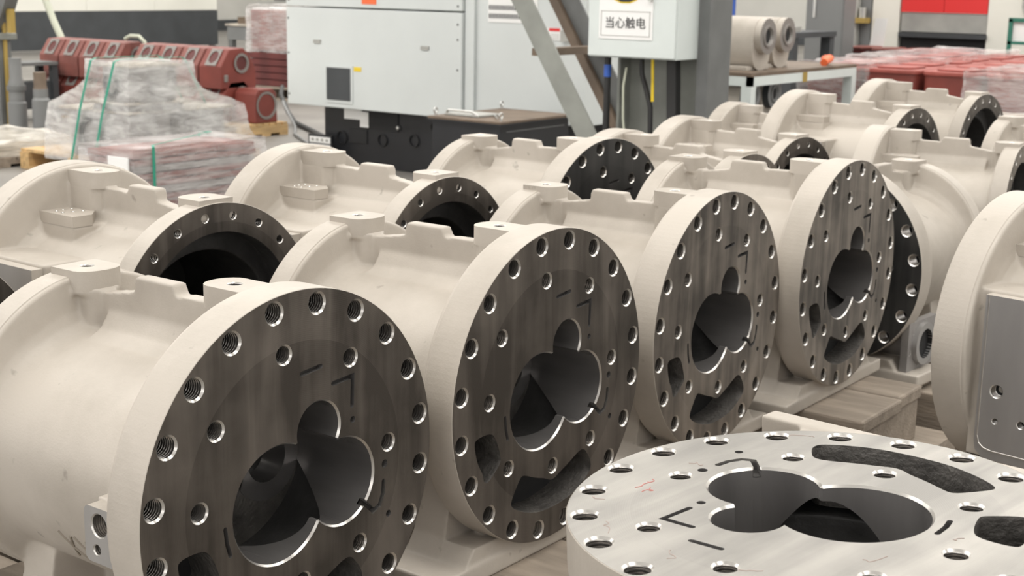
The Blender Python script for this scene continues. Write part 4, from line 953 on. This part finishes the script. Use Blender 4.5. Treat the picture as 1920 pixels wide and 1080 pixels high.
# ------------------------------------------------------------------ far machines
t = thing('red_white_machine', 'distant white machine with a red panel along its top', 'machine', (16, 5.4, 0))
MB().box((0, 1.02, .3), (1.5, 1.35, 2.2)).build('column', M['cream'], t); rp_ = MB().box((.0, .5, 1.06), (.1, 1.0, 1.8)).build('red_door', M['redv'], t); MB().box((.0, 0, 1.06), (.1, .494, 1.8)).build('red_door', M['redv'], t)
MB().box((.02, 0, .84), (1.4, 1.0, 1.055)).build('grey_apron', M['lgray'], t); MB().box((.05, .02, .3), (1.4, 1.0, .839)).build('recess', M['dark'], t); MB().box((-.05, -.02, .78), (.05, 1.0, .83)).build('ledge', M['char'], t)
MB().box((0, -.12, 0), (1.5, 1.35, .299)).build('plinth', M['char'], t); MB().box((0, -.9, .3), (1.5, -.01, 2.2)).build('side_panel', M['cream'], t)
mb = MB(); pts = [(-.03, -.62 + i * .0035 * 0 - .30 * i / 120 + .022 * cos(i * .9), 1.02 - .22 * i / 120 + .022 * sin(i * .9)) for i in range(121)]; mb.tube(pts, .006, 5); mb.build('coil_cord', M['lgray'], t, smooth=60)
MB().tube([(-.03, -.42, 1.6), (-.03, -.40, 1.15), (-.04, -.46, .98), (-.03, -.56, .95), (-.03, -.60, 1.1), (-.03, -.58, 1.6)], .014, 8).build('hanging_hose', M['lgray'], t, smooth=60)
MB().box((-.2, -1.1, .90), (0, -.72, 1.02)).build('side_shelf', M['paper'], t); MB().box((-.16, -.98, 1.021), (-.04, -.80, 1.10)).build('small_vise', M['char'], t)
t = thing('tool_rack', 'green framed rack at the right edge', 'rack', (14.4, 4.3, 0))
for (a, b) in (((0, .30, 0), (.03, .34, 1.05)), ((0, -.5, 0), (.03, -.46, 1.05)), ((0, -.5, 1.02), (.03, .34, 1.06)), ((0, -.5, .80), (.03, .34, .83))): MB().box(a, b).build('rail', M['teal'], t)
MB().box((.031, -.46, .83), (.04, .30, 1.02)).build('backboard', M['paper'], t)
t = thing('grey_press', 'grey frame press between the cabinet and the white machine', 'machine', (15.9, 7.0, 0)); MB().box((0, -.10, 0), (.5, .05, 2.2)).build('post', M['lgray'], t); MB().box((.1, -.235, 0), (.5, -.105, 1.6)).build('frame', M['ggray'], t); MB().box((-.06, -.23, .92), (.0985, -.0, .98)).build('yellow_table', M['brass'], t); MB().tube([(0.02, -.16, .98), (0.02, -.16, 1.1)], .04, 12).build('ram', M['eye'], t)
tag(MB().prism([(-.10, 0), (.06, 0), (.01, .30), (-.13, .30)], 0, 0, .01).build('white_notice', M['paper'], loc=(15.1, 6.32, .70)), 'white paper notice leaning on the red sheets', 'paper')
